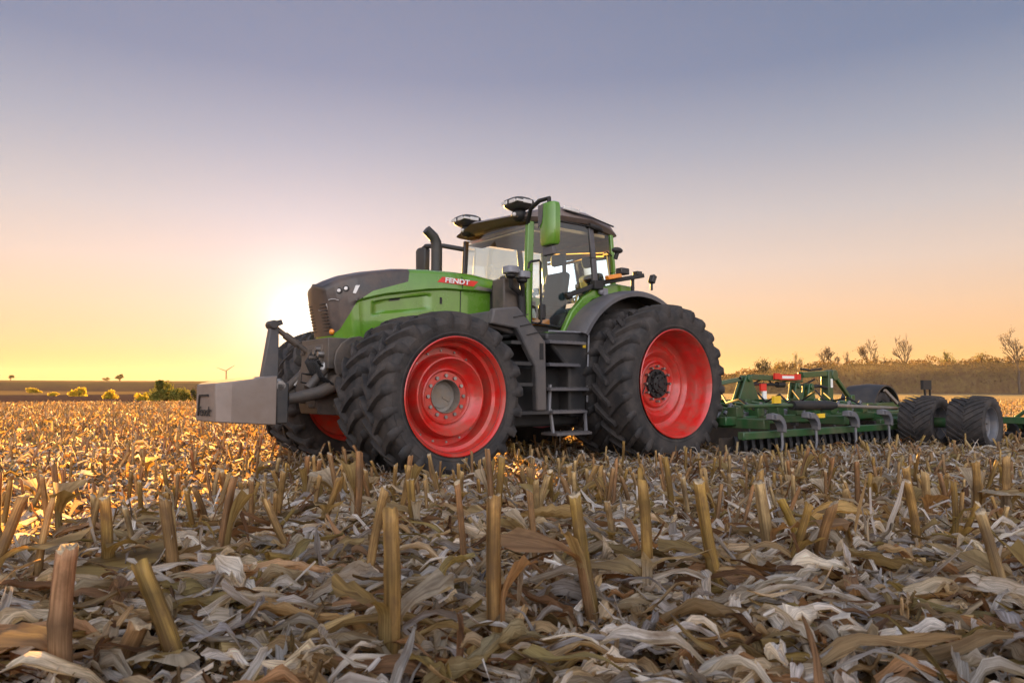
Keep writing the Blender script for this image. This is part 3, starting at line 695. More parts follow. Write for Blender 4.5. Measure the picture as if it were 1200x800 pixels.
# fenders
def arch(name, a0, a1, rad, y0, y1, th, mat, lip=0.0, cz=RZ + .03, n_=22):
    rings = []
    for i in range(n_ + 1):
        a_ = R(a0 + (a1 - a0) * i / n_); ca, sa = math.cos(a_), math.sin(a_)
        prof = [(rad, y0), (rad + .015, (y0 + y1) / 2), (rad, y1 - .04), (rad - .03, y1), (rad - .03 - lip, y1), (rad - .03 - lip, y1 - th), (rad - th - .01, y1 - .05), (rad - th, y0)]
        rings.append([(r_ * ca, y, cz + r_ * sa) for r_, y in prof])
    return MB().loft(rings).build(name, mat, T, angle=40)
arch('rear_fender', 30, 122, 1.24, .96, 1.36, .03, M['fender'], .05); arch('rear_fender', 30, 122, 1.24, -1.36, -.96, .03, M['fender'], .05)
for s_ in (1, -1):
    poly = [(1.44, 1.67), (1.08, 1.72), (.93, 1.98), (.72, 2.19), (.5, 2.32), (.1, 2.42), (-.3, 2.40), (-.2, 2.24), (.2, 2.26), (.55, 2.16), (.85, 1.92), (1.0, 1.66)]
    b = MB().prism(poly, s_ * .885, s_ * .97); b.build('fender_panel', M['green'], T, bevel=.015)
for s_ in (1, -1):
    rg = [[(r_ * math.cos(R(a_)), s_ * y, RZ + .03 + r_ * math.sin(R(a_))) for r_, y in ((.45, .90), (1.22, .90), (1.22, .955), (.45, .955))] for a_ in np.linspace(5, 130, 20)]
    MB().loft(rg).build('fender_inner', M['black'], T)
# rear lamp carriers
for s_ in (1, -1):
    b = MB().tube([(1.0, s_ * .93, 2.17), (.93, s_ * .95, 2.2)], .05, 10).bar((.93, s_ * .95, 2.2), (.42, s_ * 1.0, 2.40), .05, .06).bar((.42, s_ * 1.0, 2.40), (-.26, s_ * 1.15, 2.545), .08, .06).box((.50, s_ * 1.0, 2.36), (.16, .1, .12)).cyl((-.1, s_ * 1.1, 2.5), (-.1, s_ * 1.1, 2.3), .025)
    b.build('lamp_carrier', M['black'], T, bevel=.01)
    MB().box((.28, s_ * 1.10, 2.485), (.26, .08, .06), Matrix.Rotation(R(12), 3, 'Y')).build('turn_lamp', M['amber'], T, bevel=.01)
    MB().box((.10, s_ * 1.10, 2.575), (.16, .12, .09)).build('rear_work_light', M['dark'], T, bevel=.015)
    MB().box((-.18, s_ * 1.12, 2.57), (.10, .10, .06)).cyl((-.38, s_ * 1.2, 2.34), (-.38, s_ * 1.2, 2.44), .02).box((-.40, s_ * 1.2, 2.50), (.07, .09, .12), Matrix.Rotation(R(-25), 3, 'Y')).build('tail_lamp', M['dark'], T, bevel=.01)
    MB().sphere((.42, s_ * 1.0, 2.28), (.05, .04, .05)).box((.34, s_ * .98, 2.28), (.09, .06, .1)).build('switch_box', M['grey'], T)
MB().sphere((.20, 1.10, 2.86), (.10, .05, .045)).cyl((.2, 1.1, 2.83), (.22, 1.08, 2.74), .03).tube([(.3, 1.0, 2.84), (.05, .84, 2.84)], .012, 6).build('camera_pod', M['black'], T)
# lights and rail at the left front of the cab
b = MB()
for X, Y, Z in ((1.98, 1.0, 2.42), (1.80, 1.0, 2.375)):
    rg = [[(X + .085 * k_ * math.copysign(abs(math.cos(t)) ** .5, math.cos(t)), Y + .095 * k_ * math.copysign(abs(math.sin(t)) ** .5, math.sin(t)), Z + dz) for t in np.linspace(0, 2 * math.pi, 16, endpoint=False)] for dz, k_ in ((-.05, .8), (-.035, 1), (.03, 1), (.045, .9))]
    b2_ = MB().loft(rg); b2_.build('front_work_light', M['grey'], T, angle=40)
    b.sphere((X, Y, Z - .07), (.07, .07, .04)).tube([(X, Y, Z - .08), (X - .03, Y - .03, Z - .2), (1.75, .92, Z - .28)], .03, 8)
b.tube([(1.75, .92, 2.15), (1.72, .90, 1.85)], .05, 10); b.build('light_bracket', M['black'], T)
MB().tube([(1.70, 1.0, 2.47), (1.69, 1.0, 2.53), (1.65, 1.0, 2.565), (1.52, 1.0, 2.59), (1.50, 1.0, 2.57), (1.495, 1.0, 1.95), (1.49, 1.0, 1.80), (1.49, .93, 1.78)], .016, 8).build('grab_rail', M['black'], T)
MB().box((1.46, .98, 1.93), (.08, .08, .2)).build('rail_foot', M['black'], T, bevel=.02)
b = MB().prism([(1.72, 1.95), (1.98, 1.9), (1.98, 2.34), (1.72, 2.36)], .60, .86); b.build('air_intake', M['mech'], T, bevel=.02)
# steps, tank, side panels
b = MB().prism([(2.52, 1.70), (2.48, 1.88), (2.13, 1.925), (1.86, 1.68), (1.70, 1.52), (1.68, .68), (1.84, .68), (1.86, 1.22), (2.15, 1.66)], 1.24, 1.34)
b.prism([(2.50, 1.68), (2.46, 1.86), (2.13, 1.90), (1.90, 1.66), (2.15, 1.60)], .62, 1.239); b.build('step_panel', M['panel'], T, bevel=.02)
b = MB()
for i in range(3): b.bar((2.20 - .1 * i, 1.345, 1.79 - .1 * i), (1.98 - .1 * i, 1.345, 1.84 - .1 * i), .012, .012)
b.prism([(1.80, 1.30), (1.74, 1.30), (1.74, 1.50), (1.80, 1.50)], 1.335, 1.345); b.build('panel_slots', M['black'], T)
b = MB().prism([(1.05, 1.68), (.92, 1.68), (.95, .72), (1.02, .60), (1.25, .60), (1.25, 1.2), (1.62, 1.55), (1.62, 1.64)], .95, 1.26); b.build('fuel_tank', M['dark'], T, bevel=.03)
MB().tube([(1.60, 1.275, 1.66), (1.0, 1.275, 1.67), (.92, 1.275, 1.64), (.945, 1.275, 1.1), (.955, 1.275, .78)], .013, 8).build('tank_edge', M['grey'], T)
MB().box((.99, 1.262, 1.50), (.05, .01, .05)).build('warning_decal', M['yellow'], T)
for z, x0, x1, d_ in ((1.52, 1.05, 1.66, .26), (1.24, 1.15, 1.66, .26), (.94, 1.02, 1.66, .28), (.66, 1.05, 1.62, .28), (.39, .98, 1.57, .30)):
    b = MB().box(((x0 + x1) / 2, 1.24, z), (x1 - x0, d_, .035))
    for i in range(9): b.box((x0 + (x1 - x0) * (i + .5) / 9, 1.24, z + .022), (.012, d_ * .9, .012))
    b.build('step', M['fender'], T, bevel=.004)
for a_, c_ in (((1.60, 1.30, .70), (1.55, 1.30, .38)), ((1.02, 1.30, .66), (1.0, 1.30, .38)), ((1.6, 1.3, 1.0), (1.62, 1.3, .66))): MB().bar(a_, c_, .03, .03).build('step_hanger', M['grey'], T)
b = MB().box((2.05, 1.05, 1.5), (.3, .5, .04)).box((2.05, 1.05, 1.25), (.36, .5, .04)).box((2.05, 1.05, 1.0), (.36, .5, .04)).box((1.95, 1.22, .66), (.7, .2, .04)); b.build('mudguard_stay', M['dark'], T)
b = MB().box((1.9, .75, .9), (.9, .5, .8)); b.build('battery_box', M['black'], T, bevel=.03)
b = MB().box((-.75, 0, 1.0), (.5, .7, .7)).bar((-.8, .5, .7), (-1.5, .45, .62), .08, .12).bar((-.8, -.5, .7), (-1.5, -.45, .62), .08, .12).bar((-.9, 0, 1.3), (-1.6, 0, 1.15), .06, .06)
b.build('rear_linkage', M['black'], T, bevel=.01)

# ---------------------------------------------------------------- front weight
WT = local_thing('front_weight', 'grey cast ballast block with chamfered nose hung low ahead of the tractor', 'weight block')
plan = [(4.79, .75), (5.24, .75), (5.37, .655), (5.455, .30), (5.34, -.05), (5.15, -.40), (4.79, -.40)]
def wz(x): return lerp(.578, .626, (x - 4.79) / .67), lerp(1.082, .990, (x - 4.79) / .67)
lo = [(x, y, wz(x)[0]) for x, y in plan]; hi = [(x, y, wz(x)[1]) for x, y in plan]
MB().loft([lo, hi]).build('weight_body', M['weight'], WT, bevel=.012, angle=12)
b = MB().box((4.72, .55, .80), (.13, .34, .42)).box((4.72, -.2, .80), (.13, .34, .42)).box((4.66, .17, .85), (.1, .9, .2)); b.build('weight_bracket', M['dark'], WT, bevel=.015)
b = MB().sphere((4.74, .62, .98), (.07, .08, .08)).cyl((4.74, .56, .98), (4.74, .72, .98), .05); b.build('hitch_ball', M['steel'], WT)
b = MB().prism([(4.72, 1.06), (4.53, 1.06), (4.535, 1.62), (4.60, 1.66), (4.63, 1.64)], -.05, .05); b.build('link_tower', M['panel'], WT, bevel=.012)
b = MB().cyl((4.60, -.09, 1.665), (4.60, .09, 1.665), .05).box((4.575, 0, 1.675), (.15, .15, .06), Matrix.Rotation(R(20), 3, 'Y')); b.build('tower_head', M['dark'], WT, bevel=.01)
p0 = Vector((5.385, .605, .68)); p1 = Vector((5.447, .345, .68)); rt_ = (p0 - p1).normalized() * -1
fn = Vector((.27, .065, 0)); fn = Vector(((p0 - p1).y, -(p0 - p1).x, 0)).normalized()
fr = (p0 - p1).normalized()
# reading direction: from the camera's left to right is from small Y to large Y on this face
text_mesh('weight_lettering', 'Fendt', .135, M['black'], WT, p1 + Vector((.012, .004, .0)), fr, (0, 0, 1), .3, .003, .82)
b = MB().bar(p1 + fr * .03 + Vector((.008, .002, .2)), p1 + fr * .20 + Vector((.008, .002, .205)), .012, .02).bar(p1 + fr * .03 + Vector((.008, .002, .2)), p1 + fr * .01 + Vector((.008, .002, 0)), .012, .014); b.build('weight_emblem', M['black'], WT)

# ---------------------------------------------------------------- cultivator behind the tractor
IM = local_thing('cultivator', 'dark green trailed cultivator with folded frame and grey tines behind the tractor', 'cultivator')
YL = 2.4
b = MB()
b.bar((-.7, YL, .335), (-5.6, YL, .33), .10, .10).bar((-.7, -YL, .335), (-9, -YL, .33), .10, .10)
for x in (-1.3, -3.4, -5.2, -7.2): b.bar((x, -YL, .47), (x, YL, .47), .14, .14)
b.bar((-.6, 1.15, .60), (-8.5, 1.15, .60), .14, .16).bar((-.6, -1.15, .60), (-8.5, -1.15, .60), .14, .16).bar((-1.4, 0, .62), (-9, 0, .62), .2, .2)
for y in (1.9, -1.9): b.bar((-1.0, y, .50), (-7.4, y, .50), .12, .12)
b.build('main_frame', M['igreen'], IM, bevel=.012)
def bracket(x, y, z0, z1, w):
    b = MB(); b.prism([(x + w, z0), (x - w, z0), (x - .06, z1), (x + .06, z1)], y - .07, y - .03).prism([(x + w, z0), (x - w, z0), (x - .06, z1), (x + .06, z1)], y + .03, y + .07)
    b.cyl((x, y - .1, z1 - .06), (x, y + .1, z1 - .06), .05); return b
bracket(-2.85, 1.0, .62, 1.17, .36).build('hinge_bracket', M['igreen'], IM, bevel=.01)
bracket(-4.30, 1.0, .66, 1.06, .17).build('hinge_bracket', M['igreen'], IM, bevel=.01)
bracket(-4.72, 1.0, .66, 1.04, .15).build('hinge_bracket', M['igreen'], IM, bevel=.01)
bracket(-2.85, -1.0, .62, 1.17, .36).build('hinge_bracket', M['igreen'], IM, bevel=.01)
bracket(-4.5, -1.0, .62, 1.10, .3).build('hinge_bracket', M['igreen'], IM, bevel=.01)
b = MB().bar((-2.95, 1.0, 1.14), (-3.9, 1.0, 1.12), .10, .09).bar((-4.5, 1.0, 1.19), (-5.45, 1.0, 1.235), .12, .10).bar((-3.9, 1.0, 1.12), (-4.5, 1.0, 1.10), .08, .08).bar((-2.0, .6, .95), (-2.85, 1.0, 1.12), .07, .07)
b.build('folding_arm', M['igreen'], IM, bevel=.01)
b = MB().bar((-5.35, 1.0, .62), (-5.38, 1.0, 1.27), .16, .16).cyl((-5.5, .9, 1.2), (-5.5, 1.1, 1.2), .10).bar((-5.52, 1.05, 1.2), (-6.06, 1.05, .78), .07, .07).box((-6.1, 1.05, .75), (.14, .12, .16)); b.build('mast', M['igreen'], IM, bevel=.012)
MB().box((-5.37, 1.09, 1.05), (.06, .012, .16)).build('mast_label', M['white'], IM)
b = MB().cyl((-3.0, 1.0, 1.02), (-3.75, 1.0, 1.02), .025).cyl((-3.75, 1.0, 1.02), (-3.95, 1.0, 1.02), .05).tube([(-4.5, 1.0, 1.3), (-4.8, 1.0, 1.28), (-5.2, 1.0, 1.31)], .02, 8).tube([(-4.7, 1.05, .98), (-5.0, 1.05, 1.0), (-5.25, 1.05, .96)], .03, 8); b.build('hydraulic_line', M['black'], IM)
b = MB().box((-3.95, 1.08, 1.145), (.36, .03, .045), m=1).box((-3.95, 1.075, 1.145), (.5, .03, .09)).box((-3.63, 1.08, 1.16), (.16, .034, .10)).box((-4.27, 1.08, 1.155), (.14, .034, .10)); b.build('warning_board', [M['redwhite'], M['white']], IM)
b = MB().box((-3.25, 1.06, .97), (.16, .03, .12)).box((-3.28, 1.06, .82), (.10, .03, .18), m=1); b.build('reflector_board', [M['redwhite'], M['white']], IM)
b = MB().box((-1.5, 2.42, .80), (.16, .04, .10)).box((-2.3, 2.46, .58), (.10, .03, .05)).box((-2.55, 2.46, .56), (.18, .03, .06)); b.build('yellow_marker', M['yellow'], IM)
b = MB().cyl((-.75, YL, .72), (-1.92, YL, .715), .028, n=10); b.build('hydraulic_rod', M['igreen'], IM)
b = MB().cyl((-1.9, YL, .715), (-2.95, YL, .70), .068, n=14).cyl((-2.95, YL, .70), (-3.05, YL, .70), .05); b.build('hydraulic_cylinder', M['black'], IM)
b = MB().cyl((-3.0, YL, .70), (-5.0, YL, .625), .028, n=10); b.build('piston_rod', M['hub'], IM)
def tine(x, y):
    rg = []
    for t in np.linspace(0, 1, 9):
        a_ = R(80 + 110 * t); cx_, cz_ = x - .1, .40
        p_ = (cx_ + .20 * math.cos(a_), y, cz_ + .17 * math.sin(a_))
        w_ = lerp(.075, .05, t)
        nx, nz_ = math.cos(a_), math.sin(a_)
        rg.append([(p_[0] + nx * .045, y - w_, p_[2] + nz_ * .045), (p_[0] + nx * .06, y, p_[2] + nz_ * .06), (p_[0] + nx * .045, y + w_, p_[2] + nz_ * .045), (p_[0] - nx * .03, y + w_, p_[2] - nz_ * .03), (p_[0] - nx * .03, y - w_, p_[2] - nz_ * .03)])
    b = MB().loft(rg); b.bar((x - .02, y, .58), (x - .20, y, .55), .10, .07); b.tube([(x - .30, y, .38), (x - .31, y, .2), (x - .26, y, .02)], [.022, .02, .016], 8)
    return b
b = MB().box((-3.2, 2.08, .16), (5.0, .04, .26)).box((-3.2, 1.0, .22), (5.4, .05, .34)); b.build('gap_board', M['soilsteel'], IM)  # dark boards added to close the sunlit gap under the frame
b = MB()
for i in range(9): b.tube([(-1.2 - .5 * i, 1.2, .74), (-1.45 - .5 * i, 1.5, .68), (-1.5 - .5 * i, 1.9, .60)], .022, 6).box((-1.3 - .5 * i, 1.9, .62), (.16, .16, .14)).box((-1.05 - .5 * i, 1.15, .73), (.12, .2, .1))
b.build('tine_mounts', M['igreen'], IM, bevel=.008)
b = MB()
for i in range(4):
    x = -1.3 - 1.0 * i; b.tube([(x, 2.2, .66), (x - .1, 1.9, .80 + .06 * (i % 3)), (x - .35, 1.5, .74), (x - .6, 1.2, .92 - .05 * (i % 2))], .016, 6)
for i in range(3):
    x = -2.7 - .8 * i; b.tube([(x, 1.0, 1.14), (x - .12, .96, 1.05), (x - .3, .95, 1.01), (x - .5, .95, 1.05), (x - .65, 1.0, 1.12)], .016, 6)
b.build('hydraulic_hoses', M['black'], IM)
b = MB()
for i in range(12):
    x = -1.15 - .38 * i; b.tube([(x, 1.55, .58), (x - .16, 1.55, .72), (x - .26, 1.55, .60), (x - .12, 1.55, .50)], .028, 6)
b.build('coil_springs', M['igrey'], IM)
tn = tine(-1.1, 2.55).build('spring_tine', M['igrey'], IM, bevel=.01)
for x in (-1.95, -3.05, -4.1):
    c = tn.copy(); COL.objects.link(c); c.parent = IM; c.location = (x + 1.1, 0, 0)
for y in (1.7, .6, -.6, -1.7):
    for x in (-1.6, -2.8, -4.0, -5.6):
        c = tn.copy(); COL.objects.link(c); c.parent = IM; c.location = (x + 1.1, y - 2.55, 0)
b = MB()
for i in range(26):
    x = -.9 - i * .18; b.cyl((x, YL - .25, .14), (x - .03, YL - .22, .14), .17, n=18)
b.cyl((-.8, YL - .25, .14), (-5.6, YL - .25, .14), .04); b.build('disc_gang', M['black'], IM)
for s_ in (1, -1):
    b = MB().cyl((-5.1, 2.30 * s_, .41), (-5.1, 3.58 * s_, .41), .08).bar((-5.1, 2.34 * s_, .41), (-4.5, 2.34 * s_, .40), .08, .10)
    b.build('wheel_axle', M['igreen'], IM, bevel=.01)
def small_wheel():
    Wl = empty('wheel', parent=IM); Rt, w, rr = .50, .62, .30
    mb = MB()
    pr = [(rr - .01, -.42 * w), (rr + .03, -.47 * w), (.42, -.5 * w), (.465, -.46 * w), (.478, -.3 * w), (.482, 0), (.478, .3 * w), (.465, .46 * w), (.42, .5 * w), (rr + .03, .47 * w), (rr - .01, .42 * w)]
    mb.lathe(pr, 56)
    for side in (-1, 1):
        for k in range(26):
            ph = 2 * math.pi * (k + (.5 if side > 0 else 0)) / 26; rings = []
            for f in (-.01, .15, .3, .42, .47):
                y = side * f * w; a0 = ph + f * w * .75 / Rt; h_ = .030 / Rt
                rt = .505 - .02 * (f / .47) ** 3; rb = .46 if f < .45 else .43
                rings.append([(rb, a0 - h_, y), (rt, a0 - h_ * .7, y), (rt, a0 + h_ * .7, y), (rb, a0 + h_, y)])
            mb.loft([[(r_ * math.cos(a_), y_, r_ * math.sin(a_)) for r_, a_, y_ in ring] for ring in rings])
    mb.build('tyre', M['rubber'], Wl, angle=45)
    mb = MB().lathe([(.31, .40 * w), (.318, .43 * w), (.30, .44 * w), (.285, .40 * w), (.275, .25 * w), (.26, .22 * w), (.12, .18 * w), (.10, .22 * w), (.004, .22 * w)], 40)
    mb.lathe([(.31, -.40 * w), (.318, -.43 * w), (.30, -.44 * w), (.285, -.40 * w), (.275, -.15 * w), (.26, -.1 * w), (.12, -.08 * w), (.004, -.08 * w)], 40)
    bolts(mb, 8, .17, .2 * w, .014, .03, m=1); mb.build('rim', [M['igrey'], M['steel']], Wl, angle=30)
    return Wl
w0 = small_wheel(); w0.location = (-5.1, 3.52, .41); w0.scale = (.86, .86, .86)
for y in (2.80, -2.80, -3.52):
    c = copy_tree(w0, IM); c.location = (-5.1, y, .41); c.rotation_euler = (0, random.uniform(0, 6), math.pi if y < 0 else 0)
b = MB()
rg = []
for i in range(15):
    a_ = R(15 + 150 * i / 14); rg.append([((-7.15) + r_ * math.cos(a_), y, .46 + r_ * math.sin(a_)) for r_, y in ((.56, .55), (.585, .9), (.56, 1.25), (.53, 1.25), (.53, .55))])
b.loft(rg); b.build('wheel_guard', M['dark'], IM, angle=40)
c = copy_tree(w0, IM); c.location = (-7.15, .9, .46); c.rotation_euler = (0, 1.1, 0)
b = MB().box((-6.85, 2.1, 1.02), (.34, .05, .17), Matrix.Rotation(R(0), 3, 'Y')).bar((-6.78, 2.1, .95), (-6.82, 2.1, .62), .03, .03).bar((-7.0, 2.1, .95), (-7.0, 2.1, .62), .03, .03); b.build('lamp_board', M['black'], IM)
b = MB().bar((-6.1, 1.7, .92), (-6.45, 1.75, .68), .05, .05); b.build('pale_strut', M['hub'], IM)
b = MB().bar((-7.2, 3.2, .40), (-7.2, 6.2, .40), .12, .12).bar((-7.4, 3.2, .30), (-7.4, 6.2, .30), .10, .10)
for y in (3.9, 4.6, 5.3): b.prism([(-7.1, .35), (-7.4, .35), (-7.32, .82), (-7.18, .82)], y - .1, y + .1)
b.bar((-7.2, 3.4, .45), (-7.2, 3.85, .82), .05, .06); b.build('wing_section', M['igreen'], IM, bevel=.012)
b = MB()
for i in range(15): b.cyl((-7.3, 3.3 + .2 * i, .16), (-7.33, 3.33 + .2 * i, .16), .18, n=16)
b.cyl((-7.3, 3.2, .16), (-7.3, 6.2, .16), .04); b.build('wing_discs', M['black'], IM)
b = MB().cyl((-8.3, -2.4, .3), (-8.3, 2.4, .3), .26, n=20)
b.build('packer_roller', M['black'], IM)

# ---------------------------------------------------------------- corn stalks
STALK_COLS = np.array([(.40, .27, .10), (.44, .31, .14), (.34, .235, .07), (.36, .21, .10), (.46, .36, .19), (.30, .19, .09)])
def stalk_arrays(r0, H_, lean, seed, n=11, base_dark=True, colr=None, nodes=(.55,), cutslope=.3):
    rg = np.random.default_rng(seed); m_ = 15
    t = np.concatenate([[-.3], np.linspace(0, 1, m_ - 1)]); verts = []; cols = []; gr = []
    colr = (STALK_COLS[seed % len(STALK_COLS)] if colr is None else np.array(colr)) * np.array([1.0, .90, .80])
    a_ = np.linspace(0, 2 * np.pi, n, endpoint=False); bow = rg.uniform(-.009, .009, 2); ecc = rg.uniform(.82, 1.0)
    b1, b2, b3 = rg.uniform(0, 6.28, 3); h1 = rg.uniform(.2, .8)
    def near_a(b_, w_): return np.exp(-((np.angle(np.exp(1j * (a_ - b_)))) / w_) ** 2)
    band = (1 - .55 * near_a(b1, .35) - .4 * near_a(b2, .25)) * (1 + .25 * near_a(b3, .5))
    groove = 1 - .10 * np.exp(-((a_ - 2.5) / .4) ** 2)
    for ti in t:
        rad = r0 * (1.10 - .16 * ti)
        for nd in nodes: rad *= 1 + .12 * np.exp(-((ti - nd) / .022) ** 2)
        if ti > .97: rad *= 1.03
        zz = np.full(n, ti * H_)
        if ti == 1: zz = zz + r0 * cutslope * np.cos(a_ - rg.uniform(0, 6)) + rg.uniform(-.3, .3, n) * r0
        x = rad * np.cos(a_) * groove + lean[0] * ti + bow[0] * np.sin(np.pi * ti); y = rad * ecc * np.sin(a_) * groove + lean[1] * ti + bow[1] * np.sin(np.pi * ti)
        verts.append(np.stack([x, y, zz], -1))
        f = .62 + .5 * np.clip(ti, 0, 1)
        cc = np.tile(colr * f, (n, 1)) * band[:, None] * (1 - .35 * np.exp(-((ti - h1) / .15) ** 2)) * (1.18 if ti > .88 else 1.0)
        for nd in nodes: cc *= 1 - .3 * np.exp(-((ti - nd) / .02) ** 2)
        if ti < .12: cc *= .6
        cols.append(cc); gr.append(np.stack([a_ * r0, np.full(n, ti * H_), np.full(n, seed * 3.7)], -1))
    verts = np.concatenate(verts); cols = np.concatenate(cols); gr = np.concatenate(gr)
    i = np.arange(m_ - 1)[:, None] * n; k = np.arange(n)[None]; k2 = (k + 1) % n
    q = np.stack([i + k, i + k2, i + n + k2, i + n + k], -1).reshape(-1, 4)
    top = np.arange(n) + (m_ - 1) * n; ctr = verts[top].mean(0) - np.array([0, 0, r0 * .35])
    ci = len(verts); verts = np.vstack([verts, ctr]); cols = np.vstack([cols, colr]); gr = np.vstack([gr, [0, 0, 0]])
    tri = np.stack([top, np.roll(top, -1), np.full(n, ci)], -1)
    return verts, q, tri, cols, gr
def stalk_obj(name, *a, **k):
    v_, q_, t_, c_, g_ = stalk_arrays(*a, **k)
    o_ = np_mesh(name, v_, q_, [M['stalk'], M['pith']], c_, g_, tris=t_)
    mi = np.zeros(len(o_.data.polygons), np.int32); mi[len(q_):] = 1; o_.data.polygons.foreach_set('material_index', mi)
    return o_
def sheath_arrays(r0, H_, lean, seed, flare=.06, n=7, m_=12):
    rg = np.random.default_rng(seed + 99); a0 = rg.uniform(0, 6); span = rg.uniform(1.6, 3.0)
    hs, he = rg.uniform(-.02, .1), rg.uniform(.45, .95); V = []; C = []; G = []
    col_ = np.array([(.40, .30, .15), (.48, .42, .32), (.30, .22, .09), (.36, .22, .11)][seed % 4])
    for i in range(m_):
        t = i / (m_ - 1); h_ = hs + (he - hs) * t; out = flare * max(0, t - .55) ** 1.5 * 4; sp_ = span * (1 - .5 * t)
        for k in range(n):
            a_ = a0 + sp_ * (k / (n - 1) - .5); rad = r0 * 1.17 + out * (.7 + .6 * (k / (n - 1)))
            V.append((rad * math.cos(a_) + lean[0] * h_, rad * math.sin(a_) + lean[1] * h_, h_ * H_ - out * .35 + rg.uniform(-.004, .004) * (1 + 3 * (t > .95)))); C.append(col_ * (.75 + .4 * t)); G.append((a_ * r0, h_ * H_, seed))
    i = np.arange(m_ - 1)[:, None] * n; k = np.arange(n - 1)[None]
    q_ = np.stack([i + k, i + k + 1, i + n + k + 1, i + n + k], -1).reshape(-1, 4)
    return np.array(V), q_, np.array(C), np.array(G)
def sheath_obj(parent, *a, **k):
    v_, q_, c_, g_ = sheath_arrays(*a, **k)
    return np_mesh('leaf_sheath', v_, q_, M['leaf'], c_, g_, parent=parent)
def clad_stalk_obj(name, r0, H_, lean, seed, sheaths, **k):           # middle-distance stalk and its clinging leaf scraps in one mesh
    v_, q_, t_, c_, g_ = stalk_arrays(r0, H_, lean, seed, **k); nq0 = len(q_); V, Q, C, G = [v_], [q_], [c_], [g_]; b_ = len(v_)
    for j in range(sheaths):
        v2, q2, c2, g2 = sheath_arrays(r0 * (1 + .06 * j), H_, lean, seed * 3 + j * 17, random.uniform(.02, .22), 5, 8)
        V.append(v2); Q.append(q2 + b_); C.append(c2); G.append(g2); b_ += len(v2)
    Q = np.vstack(Q); o_ = np_mesh(name, np.vstack(V), Q, [M['stalk'], M['pith'], M['leaf']], np.vstack(C), np.vstack(G), tris=t_)
    mi = np.zeros(len(o_.data.polygons), np.int32); mi[nq0:len(Q)] = 2; mi[len(Q):] = 1; o_.data.polygons.foreach_set('material_index', mi)
    return o_
HERO = [  # base x, y, z, top x, top z, radius, label, colour index
 (-0.832, 1.382, .350, -0.835, .653, .0235, 'thick pinkish cut stalk with frayed rim at the near left corner', 3, (.38, .26, .16)),
 (-0.672, 1.518, .350, -0.757, .594, .0230, 'yellow-sided cut stalk leaning left beside the thick pinkish one', 2, (.36, .26, .085)),
 (-0.805, 1.476, .350, -0.740, .484, .0260, 'low dark stub between the two big left foreground stalks', 5, (.26, .17, .09)),
 (-1.251, 2.273, .328, -1.255, .617, .0205, 'upright olive stalk at far left behind the thick pinkish one', 2, (.36, .26, .09)),
 (-0.982, 2.164, .338, -1.032, .626, .0205, 'split brown stalk leaning left, second row at left', 5, (.30, .20, .09)),
 (-0.749, 2.580, .323, -0.861, .563, .0170, 'thin stalk tilting sharply left in front of the golden strip', 1, None),
 (-0.257, 1.562, .350, -0.261, .690, .0215, 'tall straight tan stalk left of centre in the foreground', 0, (.42, .29, .11)),
 (-0.036, 1.659, .350, -0.042, .706, .0200, 'tall stalk with a pale peeled top at the foreground centre', 0, (.40, .26, .10)),
 (0.213, 1.842, .350, 0.160, .679, .0190, 'dark-edged olive stalk leaning left just right of the centre', 2, (.33, .24, .07)),
 (0.369, 2.034, .347, 0.358, .697, .0185, 'slender yellow stalk with a node ring right of the leaning olive one', 1, (.44, .31, .11)),
 (0.603, 2.127, .344, 0.547, .680, .0210, 'golden stalk leaning left with one broken side tip', 1, (.43, .30, .09)),
 (0.880, 2.488, .326, 0.851, .628, .0250, 'stout tan stalk with a bleached flat cut at right middle', 4, None),
 (1.042, 2.565, .318, 0.945, .565, .0200, 'yellow stalk slanting left beside the stout tan one', 2, (.42, .31, .07)),
 (2.194, 4.649, .102, 2.186, .491, .0200, 'thin dark stalk standing behind the arched leaf', 5, (.24, .14, .07)),
 (2.202, 4.024, .156, 2.181, .520, .0270, 'tall stalk left in the cluster near the right edge', 0, None),
 (2.233, 3.915, .164, 2.203, .505, .0265, 'tan stalk in the middle of the cluster near the right edge', 4, None),
 (2.938, 4.923, .052, 2.878, .293, .0290, 'short slanting stub right of the cluster near the right edge', 2, None),
 (2.960, 4.654, .069, 2.949, .490, .0300, 'straight stalk with a hooked leaf close to the right edge', 0, None),
 (3.209, 4.740, .053, 3.210, .509, .0310, 'outermost tall stalk standing at the right edge', 1, None),
 (0.114, 4.443, .170, 0.104, .470, .0260, 'upright yellow stalk below the front wheel hub', 1, None),
 (0.478, 6.106, .026, 0.478, .311, .0320, 'stalk standing below the gap between the two red wheels', 0, None),
 (-0.382, 3.040, .298, -0.424, .573, .0210, 'fanned stalk wrapped in drooping yellow leaves left of the centre', 2, None),
 (-2.335, 5.970, .012, -2.384, .325, .0330, 'stalk at the shadow edge before the weight block', 0, None),
 (-2.450, 5.413, .038, -2.475, .321, .0290, 'stalk just left of the one at the shadow edge', 1, None)]
taken = []
for i, (x, y, z, tx, tz, r_, lab, ci_, colr) in enumerate(HERO):
    z = float(terr(x, y)); H_ = tz - z; lean = (tx - x, random.uniform(-.03, .03))
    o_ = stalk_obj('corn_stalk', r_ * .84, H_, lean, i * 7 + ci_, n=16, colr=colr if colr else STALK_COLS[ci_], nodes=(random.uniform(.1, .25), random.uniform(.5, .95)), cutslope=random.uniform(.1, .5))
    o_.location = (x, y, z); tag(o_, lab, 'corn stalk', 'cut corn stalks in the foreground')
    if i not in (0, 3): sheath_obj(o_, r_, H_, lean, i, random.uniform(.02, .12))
    if i % 3 == 0 or i in (8, 21, 17): sheath_obj(o_, r_ * 1.06, H_, lean, i + 31, random.uniform(.08, .25))
    taken.append((x, y))
